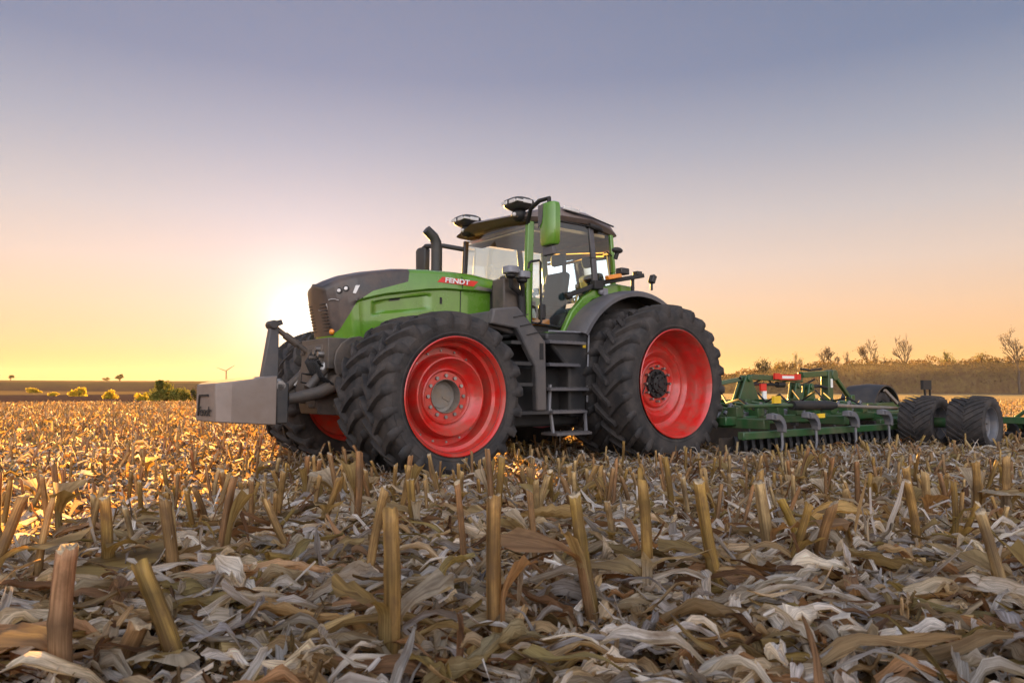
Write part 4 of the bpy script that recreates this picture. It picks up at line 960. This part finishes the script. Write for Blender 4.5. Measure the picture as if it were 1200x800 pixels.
# rows run alongside the tractor
def clear_of_machines(x, y):
    X, Y = w2l(x, y)
    for cx_, cw, tw in ((3.3, .62, ((.97, .30), (1.585, .30), (-.97, .30), (-1.585, .30))), (0, .72, ((1.05, .33), (1.685, .33), (-1.05, .33), (-1.685, .33)))):
        for yc, hw in tw:
            if abs(X - cx_) < cw and abs(Y - yc) < hw: return False
    if -7.8 < X < -.6 and abs(Y) < 2.75: return False
    if -5.65 < X < -4.55 and 2.4 < abs(Y) < 3.9: return False
    if -7.6 < X < -7.0 and 3.1 < Y < 6.3: return False
    return True
cand = []
rr_ = random.Random(5)
y00 = w2l(-.04, 1.64)[1]
for row in range(-112, 106):
    Yr = y00 + row * .62
    X = -62.0
    while X < 62:
        X += rr_.uniform(.12, .25)
        if rr_.random() < .16: X += rr_.uniform(0, .4)
        Yj = Yr + rr_.gauss(0, .045); x, y = l2w(X, Yj); d = math.hypot(x, y)
        if y < 1.2 or d < 1.25 or d > 62: continue
        an = math.degrees(math.atan2(x, y))
        if abs(an) > 43 or (d < 3.6 and abs(an) > 46): continue
        if d > stub_edge(np.array(an)) - 1: continue
        if d < 6.5 and any((x - a_) ** 2 + (y - b_) ** 2 < (.13 if d < 3 else .2) ** 2 for a_, b_ in taken): continue
        if d < 2.15 and abs(an) < 38: continue                     # the nearest ones are placed above
        if d < 3 and rr_.random() < .3: continue
        if not clear_of_machines(x, y): continue
        cand.append((d, x, y, an))
cand.sort()
protos = []
for k in range(16):
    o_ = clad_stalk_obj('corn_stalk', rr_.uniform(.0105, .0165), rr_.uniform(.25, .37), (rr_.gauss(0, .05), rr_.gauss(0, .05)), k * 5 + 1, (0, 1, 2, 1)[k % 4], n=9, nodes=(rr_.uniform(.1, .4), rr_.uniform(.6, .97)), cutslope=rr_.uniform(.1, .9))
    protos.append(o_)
NI = 272; used = set()
inview = [c_ for c_ in cand if abs(c_[3]) < 36.5]
near = inview[:NI]; nearset = set(id(c_) for c_ in near)
for k, c_ in enumerate(near):
    d, x, y, an = c_; pr = protos[k % 16]
    o_ = pr if k < 16 else pr.copy()
    if k >= 16: COL.objects.link(o_)
    o_.location = (x, y, float(terr(x, y)) - .01); o_.rotation_euler = (rr_.gauss(0, .10), rr_.gauss(0, .10), rr_.uniform(0, 6.28)); s_ = rr_.uniform(.78, 1.12); o_.scale = (s_ * rr_.uniform(.9, 1.2), s_, s_)
    tag(o_, 'short cut corn stalk among the bristling rows between the foreground and the front wheels', 'corn stalk', 'short corn stalks in the middle rows')
far = np.array([c_[1:3] for c_ in cand if id(c_) not in nearset])
def far_stalks(P, n=5):
    K = len(P); z = terr(P[:, 0], P[:, 1]); H_ = RNG.uniform(.16, .32, K); r_ = RNG.uniform(.012, .019, K); le = RNG.normal(0, .07, (K, 2))
    a_ = np.linspace(0, 2 * np.pi, n, endpoint=False)
    lv = []
    for t, f in ((0, 1.15), (.5, 1.0), (1, .95)):
        ring = np.stack([P[:, :1] + le[:, :1] * t + r_[:, None] * f * np.cos(a_), P[:, 1:] + le[:, 1:] * t + r_[:, None] * f * np.sin(a_), np.repeat((z - .02 + H_ * t)[:, None], n, 1)], -1)
        if t == 1: ring[:, :, 2] += RNG.uniform(-.015, .015, (K, n))
        lv.append(ring)
    V = np.stack(lv, 1).reshape(-1, 3)
    b_ = np.arange(K)[:, None, None] * 3 * n; i = np.arange(2)[None, :, None] * n; k = np.arange(n)[None, None]
    k2 = (k + 1) % n
    q_ = np.stack([b_ + i + k, b_ + i + k2, b_ + i + n + k2, b_ + i + n + k], -1).reshape(-1, 4)
    top = np.arange(K)[:, None] * 3 * n + 2 * n
    q2 = np.concatenate([top, top + 1, top + 2, top + 3], 1); tr_ = np.concatenate([top, top + 3, top + 4], 1)
    c_ = STALK_COLS[RNG.integers(0, 6, K)] * RNG.uniform(.8, 1.25, (K, 1))
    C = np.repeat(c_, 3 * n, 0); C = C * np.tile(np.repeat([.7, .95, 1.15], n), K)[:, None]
    G = np.stack([np.tile(np.tile(a_ * .02, 3), K), np.tile(np.repeat([0, .12, .25], n), K), np.repeat(np.arange(K) * 1.7, 3 * n)], -1)
    return V, np.vstack([q_, q2]), tr_, C, G
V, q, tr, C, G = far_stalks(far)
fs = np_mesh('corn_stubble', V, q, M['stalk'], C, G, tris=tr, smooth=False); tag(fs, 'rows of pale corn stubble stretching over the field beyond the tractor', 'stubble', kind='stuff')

# ---------------------------------------------------------------- leaf litter
LEAF_COLS = np.array([(.36, .26, .145), (.43, .345, .24), (.57, .55, .53), (.68, .67, .67), (.29, .235, .10), (.22, .165, .08), (.17, .095, .05), (.45, .43, .43), (.33, .20, .11), (.33, .32, .34)])
LEAF_P = np.array([.14, .12, .15, .12, .07, .05, .10, .12, .07, .06]); LEAF_P = LEAF_P / LEAF_P.sum()
def leaves(P, L, Wd, m_, c_, lift, roll_sd, arch_, cup, rows_dir=None, col=None, yaw=None, wavy=1.0, pitch_sd=.16, roll=None):
    K = len(P)
    th = RNG.uniform(0, 2 * np.pi, K) if yaw is None else yaw
    kap = RNG.normal(0, .9, K); roll0 = RNG.normal(0, roll_sd, K) if roll is None else roll; roll1 = RNG.normal(0, 1.1, K)
    pit = RNG.normal(0, pitch_sd, K); s = np.linspace(0, 1, m_)[None]
    kk = RNG.uniform(.2, .8, (K, 1)); ang = th[:, None] + .45 * kap[:, None] * (s - .5) + RNG.normal(0, .5, (K, 1)) / (1 + np.exp(-(s - kk) * 22)) + .08 * np.sin(s * 9 + RNG.uniform(0, 6, (K, 1)))
    fold = RNG.normal(0, .28, (K, 1)) * np.maximum(0, s - RNG.uniform(.25, .9, (K, 1))) * L[:, None]
    ds_ = L[:, None] / (m_ - 1)
    cx_ = np.cumsum(np.cos(ang) * ds_, 1); cy_ = np.cumsum(np.sin(ang) * ds_, 1)
    cx_ -= cx_.mean(1, keepdims=True); cy_ -= cy_.mean(1, keepdims=True)
    x = P[:, :1] + cx_; y = P[:, 1:2] + cy_
    z = terr(x, y) + lift[:, None] + arch_[:, None] * np.sin(np.pi * s) * L[:, None] + pit[:, None] * (s - .5) * L[:, None] + fold + .008 * wavy * np.sin(s * 11 + RNG.uniform(0, 6, (K, 1)))
    z = np.maximum(z, terr(x, y) + .004)
    asy = RNG.uniform(.25, .9, (K, 1)); prof = np.clip(np.minimum((s + .25) / asy, (1.12 - s) / (1.12 - asy)), .05, 1) ** .7 * RNG.uniform(.82, 1.12, (K, m_))
    w_ = Wd[:, None] * prof * (1 + .12 * np.sin(s * 13 + RNG.uniform(0, 6, (K, 1))))
    tt = np.linspace(-1, 1, c_)
    rl = roll0[:, None] + roll1[:, None] * (s - .5)
    sx, sy = -np.sin(ang), np.cos(ang)
    cu_ = cup[:, None] * (1 + .5 * np.sin(s * 5 + RNG.uniform(0, 6, (K, 1))))
    V = np.empty((K, m_, c_, 3)); G = np.empty((K, m_, c_, 3))
    for j, t in enumerate(tt):
        lat = t * w_ * .5 * np.cos(np.clip(cu_ * abs(t), -1.3, 1.3)); up = abs(t) ** 1.4 * w_ * .5 * np.sin(np.clip(cu_, -1.4, 1.4)) + .003 * np.sin(14 * s + 5 * t + P[:, :1] * 90)
        lz = lat * np.sin(rl) + up * np.cos(rl); ll = lat * np.cos(rl) - up * np.sin(rl)
        V[:, :, j, 0] = x + sx * ll; V[:, :, j, 1] = y + sy * ll; V[:, :, j, 2] = z + lz
        G[:, :, j, 0] = t * Wd[:, None] * .5; G[:, :, j, 1] = s * L[:, None]; G[:, :, j, 2] = np.arange(K)[:, None] * 1.37
    V += RNG.normal(0, 1, V.shape) * (Wd * .035 * wavy)[:, None, None, None]
    gz = terr(V[..., 0], V[..., 1]) - .004
    V[..., 2] = np.maximum(V[..., 2], gz)
    colk = LEAF_COLS[RNG.choice(len(LEAF_COLS), K, p=LEAF_P)] if col is None else col
    colk = np.minimum(.80, colk * RNG.uniform(.5, 1.35, (K, 1)))
    C = np.broadcast_to(colk[:, None, None, :], (K, m_, c_, 3)) * (1 + .18 * (1 - np.abs(tt))[None, None, :, None])
    b_ = np.arange(K)[:, None, None] * m_ * c_; i = np.arange(m_ - 1)[None, :, None] * c_; k = np.arange(c_ - 1)[None, None]
    q_ = np.stack([b_ + i + k, b_ + i + k + 1, b_ + i + c_ + k + 1, b_ + i + c_ + k], -1).reshape(-1, 4)
    return V.reshape(-1, 3), q_, C.reshape(-1, 3), G.reshape(-1, 3)
def scatter(K, d0, d1, half=43):
    d = np.sqrt(RNG.uniform(d0 ** 2, d1 ** 2, K)); a_ = np.radians(RNG.uniform(-half, half, K))
    return np.stack([d * np.sin(a_), d * np.cos(a_)], -1)
def join(parts):
    V, Q, C, G = [], [], [], []; b_ = 0
    for v_, q_, c_, g_ in parts:
        V.append(v_); Q.append(q_ + b_); C.append(c_); G.append(g_); b_ += len(v_)
    return np.vstack(V), np.vstack(Q), np.vstack(C), np.vstack(G)
K1 = 8200; P = scatter(K1, 1.05, 4.6)
Kh = 1500; P = scatter(Kh, 1.05, 6)
husk = leaves(P, RNG.uniform(.09, .25, Kh), RNG.uniform(.04, .085, Kh), 9, 7, RNG.uniform(.01, .06, Kh), .5, RNG.normal(.08, .10, Kh), RNG.uniform(.6, 1.3, Kh), col=np.array([(.60, .56, .50), (.68, .66, .62), (.54, .48, .38), (.44, .36, .24)])[RNG.integers(0, 4, Kh)])
Ku = 5200; P = scatter(Ku, 2.4, 14)
upr = leaves(P, RNG.uniform(.06, .22, Ku), RNG.uniform(.010, .035, Ku), 6, 3, RNG.uniform(.04, .13, Ku), .7, RNG.normal(.1, .25, Ku), RNG.normal(.4, .5, Ku), pitch_sd=.8)
P = scatter(K1, 1.05, 4.6)
near_l = leaves(P, RNG.uniform(.07, .24, K1) * RNG.uniform(.8, 1.6, K1), RNG.uniform(.010, .050, K1), 10, 5, RNG.uniform(0, .075, K1), .65, RNG.normal(.04, .08, K1), RNG.normal(.5, .65, K1))
K1b = 6000; P = scatter(K1b, 1.05, 4.6)
shred = leaves(P, RNG.uniform(.05, .22, K1b), RNG.uniform(.004, .014, K1b), 6, 3, RNG.uniform(.01, .06, K1b), .6, RNG.normal(.02, .08, K1b), RNG.normal(.2, .4, K1b))
K2 = 26000; P = scatter(K2, 4.6, 13)
mid_l = leaves(P, RNG.uniform(.08, .34, K2), RNG.uniform(.016, .06, K2), 5, 3, RNG.uniform(0, .06, K2), .6, RNG.normal(.08, .14, K2), RNG.normal(.4, .6, K2))
K3 = 105000; P = scatter(K3, 13, 52)
far_l = leaves(P, RNG.uniform(.10, .34, K3), RNG.uniform(.018, .065, K3), 3, 2, RNG.uniform(0, .08, K3), .9, RNG.normal(.18, .22, K3), RNG.normal(.2, .4, K3), col=LEAF_COLS[RNG.choice(len(LEAF_COLS), K3, p=np.array([.26, .22, .06, .02, .14, .08, .08, .04, .10, 0]))], pitch_sd=.5)
V, Q, C, G = join([near_l, husk, upr, shred, mid_l, far_l])
lt = np_mesh('leaf_litter', V, Q, M['leaf'], C, G); tag(lt, 'dry husks and shredded corn leaves covering the field floor', 'leaf litter', kind='stuff')
# broken stalk pieces lying about
def pieces(P, L, r_, n=7):
    K = len(P); th = RNG.uniform(0, 2 * np.pi, K); pit = RNG.normal(0, .10, K); a_ = np.linspace(0, 2 * np.pi, n, endpoint=False)
    rings = []
    for t in (-.5, -.17, .17, .5):
        cx_ = P[:, 0] + np.cos(th) * t * L; cy_ = P[:, 1] + np.sin(th) * t * L; cz_ = terr(cx_, cy_) + r_ * 1.5 + .02 + pit * t * L
        rings.append(np.stack([cx_[:, None] - np.sin(th)[:, None] * np.cos(a_) * r_[:, None], cy_[:, None] + np.cos(th)[:, None] * np.cos(a_) * r_[:, None], cz_[:, None] + np.sin(a_) * r_[:, None]], -1))
    V = np.stack(rings, 1).reshape(-1, 3); m_ = 4
    b_ = np.arange(K)[:, None, None] * m_ * n; i = np.arange(m_ - 1)[None, :, None] * n; k = np.arange(n)[None, None]; k2 = (k + 1) % n
    q_ = np.stack([b_ + i + k, b_ + i + k2, b_ + i + n + k2, b_ + i + n + k], -1).reshape(-1, 4)
    C = np.repeat(STALK_COLS[RNG.integers(0, 6, K)] * RNG.uniform(.8, 1.25, (K, 1)), m_ * n, 0)
    G = np.stack([np.tile(np.tile(a_ * .02, m_), K), (np.array([-.5, -.17, .17, .5])[None, :, None] * L[:, None, None] * np.ones((1, 1, n))).ravel(), np.repeat(np.arange(K) * 2.3, m_ * n)], -1)
    return V, q_, C, G
P1 = scatter(420, 1.2, 4.6); P2 = scatter(1500, 4.6, 13)
V, Q, C, G = join([pieces(P1, RNG.uniform(.08, .45, 420), RNG.uniform(.006, .016, 420)), pieces(P2, RNG.uniform(.1, .5, 1500), RNG.uniform(.008, .018, 1500), 5)])
ps = np_mesh('stalk_litter', V, Q, M['stalk'], C, G); tag(ps, 'broken corn stalk pieces lying across the dry leaves', 'stalk litter', kind='stuff')
# the large single leaves one can point to
BIG = [  # x, y, yaw deg, length, width, lift, arch, roll, colour, label
 (1.60, 3.25, 5, .95, .12, .03, .24, .25, (.42, .29, .12), 'long tan leaf arched like a bridge below the implement wheels'),
 (.62, 2.86, 80, .30, .16, .03, .10, .3, (.66, .63, .56), 'pale folded husk lying behind the golden leaning stalk'),
 (2.03, 3.40, 25, .30, .17, .05, .12, .5, (.66, .64, .58), 'white cupped husk right of the arched leaf'),
 (.36, 1.80, 175, .62, .085, .05, .05, .45, (.36, .25, .13), 'brown curled leaf lying across in front of the slender yellow stalk'),
 (-.02, 1.50, 40, .55, .10, .05, .09, -.5, (.52, .45, .28), 'striped pale husk at the foot of the centre stalk'),
 (-.47, 1.70, 160, .60, .08, .04, .06, .3, (.40, .27, .13), 'rusty leaf between the two front stalks left of centre'),
 (.33, 2.35, 15, .60, .085, .05, .07, -.2, (.46, .39, .24), 'buff leaf draped over the litter at centre right'),
 (.68, 1.90, 10, .55, .08, .05, .05, .3, (.40, .36, .31), 'grey leaf lying flat at the lower right of the centre'),
 (1.22, 1.95, 150, .58, .10, .05, .07, -.3, (.46, .42, .37), 'broad grey leaf in the near right corner'),
 (-.40, 1.95, 35, .50, .09, .08, .12, .6, (.47, .43, .38), 'silvery twisted leaf behind the tall straight tan stalk'),
 (-1.32, 3.15, 10, .75, .07, .05, .08, .2, (.38, .25, .12), 'long reddish leaf below the golden strip at left'),
 (.14, 3.05, 170, .60, .12, .06, .12, .4, (.40, .28, .12), 'wide brown leaf behind the leaning olive stalk'),
 (1.05, 2.28, 160, .55, .12, .06, .06, .2, (.35, .27, .14), 'olive brown leaf below the slanting yellow stalk'),
 (-.76, 2.12, 20, .62, .07, .06, .05, .3, (.45, .30, .18), 'pinkish leaf blade right of the split brown stalk')]
for i, (x, y, yw, L_, w_, li, ar, ro, colr, lab) in enumerate(BIG):
    v_, q_, c_, g_ = leaves(np.array([[x, y]]), np.array([L_ * .8]), np.array([w_ * .8]), 26, 9, np.array([li]), .1, np.array([ar]), np.array([.75]), col=np.array([colr]), yaw=np.array([R(yw)]), pitch_sd=.03, roll=np.array([ro]))
    org = np.array([x, y, float(terr(x, y))]); o_ = np_mesh('corn_leaf', v_ - org, q_, M['leaf'], c_, g_); o_.location = org
    tag(o_, lab, 'dry leaf', 'large dry leaves in the foreground')

# ---------------------------------------------------------------- trees, bushes, hedge, turbine
def clump(P, size, K):                                  # small leaf faces
    a_ = RNG.normal(0, 1, (K, 3)); a_ /= np.linalg.norm(a_, axis=1)[:, None]; b_ = np.cross(a_, RNG.normal(0, 1, (K, 3))); b_ /= np.linalg.norm(b_, axis=1)[:, None]
    s_ = size * RNG.uniform(.5, 1.3, (K, 1))
    V = np.stack([P - a_ * s_ - b_ * s_ * .55, P + a_ * s_ - b_ * s_ * .55, P + a_ * s_ + b_ * s_ * .55, P - a_ * s_ + b_ * s_ * .55], 1).reshape(-1, 3)
    return V, np.arange(K * 4).reshape(-1, 4)
def crown_pts(K, w, h, z0, lobes=9, seed=0):
    rg = np.random.default_rng(seed); C_ = rg.normal(0, 1, (lobes, 3)); C_ /= np.linalg.norm(C_, axis=1)[:, None]; C_ *= rg.uniform(.25, .72, (lobes, 1)); Rr = rg.uniform(.25, .48, lobes)
    k = rg.integers(0, lobes, K); u = rg.normal(0, 1, (K, 3)); u /= np.linalg.norm(u, axis=1)[:, None]; u *= (rg.uniform(0, 1, (K, 1)) ** .45)
    p_ = C_[k] + u * Rr[k][:, None]
    return p_ * np.array([w / 2, w / 2, h / 2]) + np.array([0, 0, z0 + h / 2])
def bush(px, top, base, wpx, dist, matname, label, cat='bush', grp='bushes on the far slope', trunk=.1, K=1500):
    if base > 457: dist = 803.7 / (base - 455.2)
    x = (px - 600) / 846 * dist; y = dist; zg = float(terr(x, y))
    h = (base - top) / 846 * dist; w = wpx / 846 * dist
    t = empty('tree' if cat == 'tree' else 'bush', (x, y, zg)); tag(t, label, cat, grp)
    P_ = crown_pts(K, w, h * (1 - trunk), h * trunk, seed=int(px)) if cat == 'tree' else crown_pts(K, w * 1.1, h * 1.5, -h * .45, 14, seed=int(px)); V, q_ = clump(P_, max(.05, w * .035), K)
    np_mesh('crown', V, q_, M[matname], parent=t, smooth=False)
    b = MB()
    for k in range(4):
        a_ = random.uniform(0, 6.28); b.tube([(0, 0, -.3), (math.cos(a_) * w * .08, math.sin(a_) * w * .08, h * .35), (math.cos(a_) * w * .25, math.sin(a_) * w * .25, h * .75)], [w * .03, w * .022, w * .008], 6)
    b.build('trunk', M['bark'], t)
bush(13, 444, 451, 9, 620, 'fol_dark', 'small dark tree on the ridge at the far left edge', 'tree', trunk=.25)
bush(41, 453, 460, 17, 230, 'fol_yellow', 'bright yellow rounded bush furthest left below the ridge', trunk=.05)
bush(64, 458, 463, 14, 210, 'fol_yellow', 'low faint yellow bush between two larger yellow bushes', trunk=.02)
bush(95, 452, 464, 23, 200, 'fol_yellow', 'wide yellow bush in the middle of the far slope', trunk=.05)
bush(130, 455, 467, 22, 170, 'fol_yellow', 'yellow bush standing nearest the stubble edge', trunk=.05)
bush(141, 443, 452, 15, 560, 'fol_dark', 'round dark tree on the ridge above the yellow bush', 'tree', trunk=.2)
bush(126, 444, 450, 10, 900, 'fol_brown', 'pale bare tree on the skyline left of the round dark tree', 'tree', trunk=.2)
bush(168, 459, 469, 20, 160, 'fol_yellow', 'low yellow shrub at the left end of the green thicket', trunk=.03)
bush(192, 444, 470, 34, 175, 'fol_green', 'tall olive bush peaking above the green thicket', trunk=.05, K=2600)
bush(212, 453, 470, 30, 170, 'fol_green', 'rounded olive bush close to the weight block', trunk=.05, K=2000)
bush(233, 451, 470, 22, 168, 'fol_dark', 'dark bush half hidden behind the weight block', trunk=.05)

# wind turbine far off
tx, ty = (265.5 - 600) / 846 * 1500, 1500; tz = float(terr(tx, ty)); hubz = HCAM + (455.2 - 434.5) / 846 * 1500 - tz
WTB = empty('wind_turbine', (tx, ty, tz)); tag(WTB, 'lone three-bladed wind turbine far behind the weight block', 'wind turbine')
MB().tube([(0, 0, -2), (0, 0, hubz)], [2.2, 1.5], 12).build('tower', M['turb'], WTB)
MB().box((0, .5, hubz + .2), (1.6, 4, 1.7)).sphere((0, -1.8, hubz), 1.0).build('nacelle', M['turb'], WTB, bevel=.2)
for a_ in (R(33), R(160), R(270)):
    d_ = Vector((math.cos(a_), 0, math.sin(a_))); s_ = Vector((-d_.z, 0, d_.x)); L_ = 22.0; rg = []
    for t, w_ in ((0, 1.4), (.12, 2.4), (.3, 2.1), (.7, 1.3), (1, .5)):
        c_ = Vector((0, -1.9, hubz)) + d_ * L_ * t; rg.append([c_ - s_ * w_ * .4, c_ + Vector((0, -.25, 0)), c_ + s_ * w_ * .6, c_ + Vector((0, .25, 0))])
    MB().loft(rg).build('blade', M['turb'], WTB)

# hedge on the right
hx = [845, 870, 900, 930, 960, 1000, 1050, 1100, 1150, 1200, 1260, 1330]; ht = [438, 434, 430, 426, 424, 421, 420, 421, 418, 415, 412, 414]
K = 46000; hpx = RNG.uniform(800, 1330, K); dep = 152 + RNG.uniform(-3.8, 3.8, K) + (hpx - 845) * .012
x = (hpx - 600) / 846 * dep; top = HCAM + (455.2 - np.interp(hpx, hx, ht)) / 846 * dep
def hnoise(a_, b_): return np.array([mnoise.noise((p_ * .22, q_ * .3, 0)) + .5 * mnoise.noise((p_ * .8, q_ * .8, 3)) for p_, q_ in zip(a_, b_)])
nzv = hnoise(x, dep)
u = RNG.uniform(0, 1, K) ** .7; z = u * top * (.97 + .20 * nzv) * (1 - .012 * (dep - 152 - (hpx - 845) * .012) ** 2)
V, q_ = clump(np.stack([x, dep, np.maximum(z, .1)], -1), .15, K)
gx = np.linspace(800, 1330, 320); prof = [(-3.4, 0), (-3.2, .3), (-2.8, .55), (-2.2, .74), (-1.2, .84), (0, .86), (1.4, .8), (2.6, .5), (3.2, 0)]
HV = []
for o_, f_ in prof:
    dd = 152 + (gx - 845) * .012 + o_; xx = (gx - 600) / 846 * dd; tp = HCAM + (455.2 - np.interp(gx, hx, ht)) / 846 * dd
    nn = hnoise(xx, dd + 5 * f_); HV.append(np.stack([xx, dd + 1.2 * nn * (f_ > 0), tp * f_ * (.97 + .20 * nn)], -1))
HV = np.concatenate(HV); i = np.arange(len(prof) - 1)[:, None] * 320; k = np.arange(319)[None]
hq = np.stack([i + k, i + k + 1, i + 320 + k + 1, i + 320 + k], -1).reshape(-1, 4)
hg = np_mesh('hedge', np.vstack([HV, V]), np.vstack([hq, q_ + len(HV)]), M['fol_brown'], smooth=False); tag(hg, 'long brown thicket of shrubs along the far right field edge', 'hedge', kind='stuff')
def bare_tree(px, topy, wpx, dist, label, seed, leafy=0, mat='fol_brown', base_w=.30):
    x = (px - 600) / 846 * dist; H_ = HCAM + (455.2 - topy) / 846 * dist; w = wpx / 846 * dist
    t = empty('tree', (x, dist, 0)); tag(t, label, 'tree', 'bare trees along the right hedge')
    rg = random.Random(seed); tk = MB(); cw = MB(); tips = []
    def grow(p_, d_, L_, r_, lev, mbx):
        q1 = p_ + d_ * L_ * .5 + Vector((rg.gauss(0, .05), rg.gauss(0, .05), 0)) * L_; e_ = p_ + d_ * L_
        mbx.tube([p_, q1, e_], [r_, r_ * .8, r_ * .6], 5 if lev else 8, False)
        if lev >= 5: tips.append(e_); return
        for k in range(3 if lev < 2 else (3 if rg.random() < .85 else 2)):
            nd = (d_ + Vector((rg.gauss(0, .5), rg.gauss(0, .5), rg.gauss(.12, .25)))).normalized()
            grow(p_ + d_ * L_ * rg.uniform(.6, 1.0), nd, L_ * rg.uniform(.62, .82), max(.05, r_ * .62), lev + 1, cw)
    grow(Vector((0, 0, -.3)), Vector((0, 0, 1)), H_ * .36, base_w, 0, tk)
    P_ = np.array([list(v_) for v_ in cw.v]); sx = max(1e-3, np.abs(P_[:, 0]).max()); zt = P_[:, 2].max()
    fx, fz = w / 2 / sx, (H_ - H_ * .3) / max(.1, zt - H_ * .3)
    def fit(v_): return (v_[0] * fx, v_[1] * fx, H_ * .3 + (v_[2] - H_ * .3) * fz if v_[2] > H_ * .3 else v_[2])
    cw.v = [fit(v_) for v_ in cw.v]; tips = [fit(v_) for v_ in tips]
    tk.build('trunk', M['bark'], t, recalc=False); cw.build('crown', M['bark'], t, recalc=False)
    if leafy:
        P_ = np.array(tips)[RNG.integers(0, len(tips), leafy)] + RNG.normal(0, .35, (leafy, 3)); V, q_ = clump(P_, .10, leafy); np_mesh('foliage', V, q_, M[mat], parent=t, smooth=False)
bare_tree(893, 421, 20, 150, 'dense rounded dark tree at the left end of the hedge', 1, 900, 'fol_dark')
bare_tree(912, 423, 18, 156, 'olive leafy tree right of the dense dark one', 2, 600, 'fol_green')
bare_tree(934, 413, 14, 157, 'small forked tree with sparse tufts above the hedge', 3, 200, 'fol_green')
bare_tree(969, 405, 30, 160, 'pale wide tree with fine bare twigs left of the pair', 4, 120)
bare_tree(990, 411, 14, 163, 'faint slim tree right of the pale wide one', 5, 60)
bare_tree(1022, 397, 42, 156, 'broad bare tree with a rounded twiggy crown', 6, 350)
bare_tree(1062, 390, 34, 155, 'tallest bare tree with upright fan of twigs', 7, 120)
bare_tree(1112, 411, 20, 158, 'greenish tree showing over the hedge right of the tallest', 8, 700, 'fol_green')
bare_tree(1150, 413, 22, 158, 'low olive tree over the hedge near the right edge', 9, 700, 'fol_green')
bare_tree(1194, 382, 30, 150, 'tall bare tree cut by the right edge of the view', 10, 250)

# ---------------------------------------------------------------- evening haze
hb = MB().box((0, 0, 0), (1, 1, 1))
m, n, l = newmat('evening_haze'); pv = n.new('ShaderNodeVolumePrincipled'); pv.inputs['Density'].default_value = .00005; pv.inputs['Anisotropy'].default_value = .35; pv.inputs['Color'].default_value = (.95, .9, .85, 1)
o = n.new('ShaderNodeOutputMaterial'); l.new(pv.outputs[0], o.inputs['Volume'])
hz = hb.build('haze', m); hz.scale = (5000, 5000, 80); hz.location = (0, 0, 28); tag(hz, kind='stuff')

db = MB().sphere((0, 0, 0), 1.0, 32)
m, n, l = newmat('field_dust'); pv = n.new('ShaderNodeVolumePrincipled'); pv.inputs['Density'].default_value = .006; pv.inputs['Anisotropy'].default_value = .35; pv.inputs['Color'].default_value = (.9, .75, .6, 1)
o = n.new('ShaderNodeOutputMaterial'); l.new(pv.outputs[0], o.inputs['Volume'])
dc = db.build('dust', m); dc.scale = (48, 9, 5.0); dc.location = (82, 132, 1.0); tag(dc, kind='stuff')
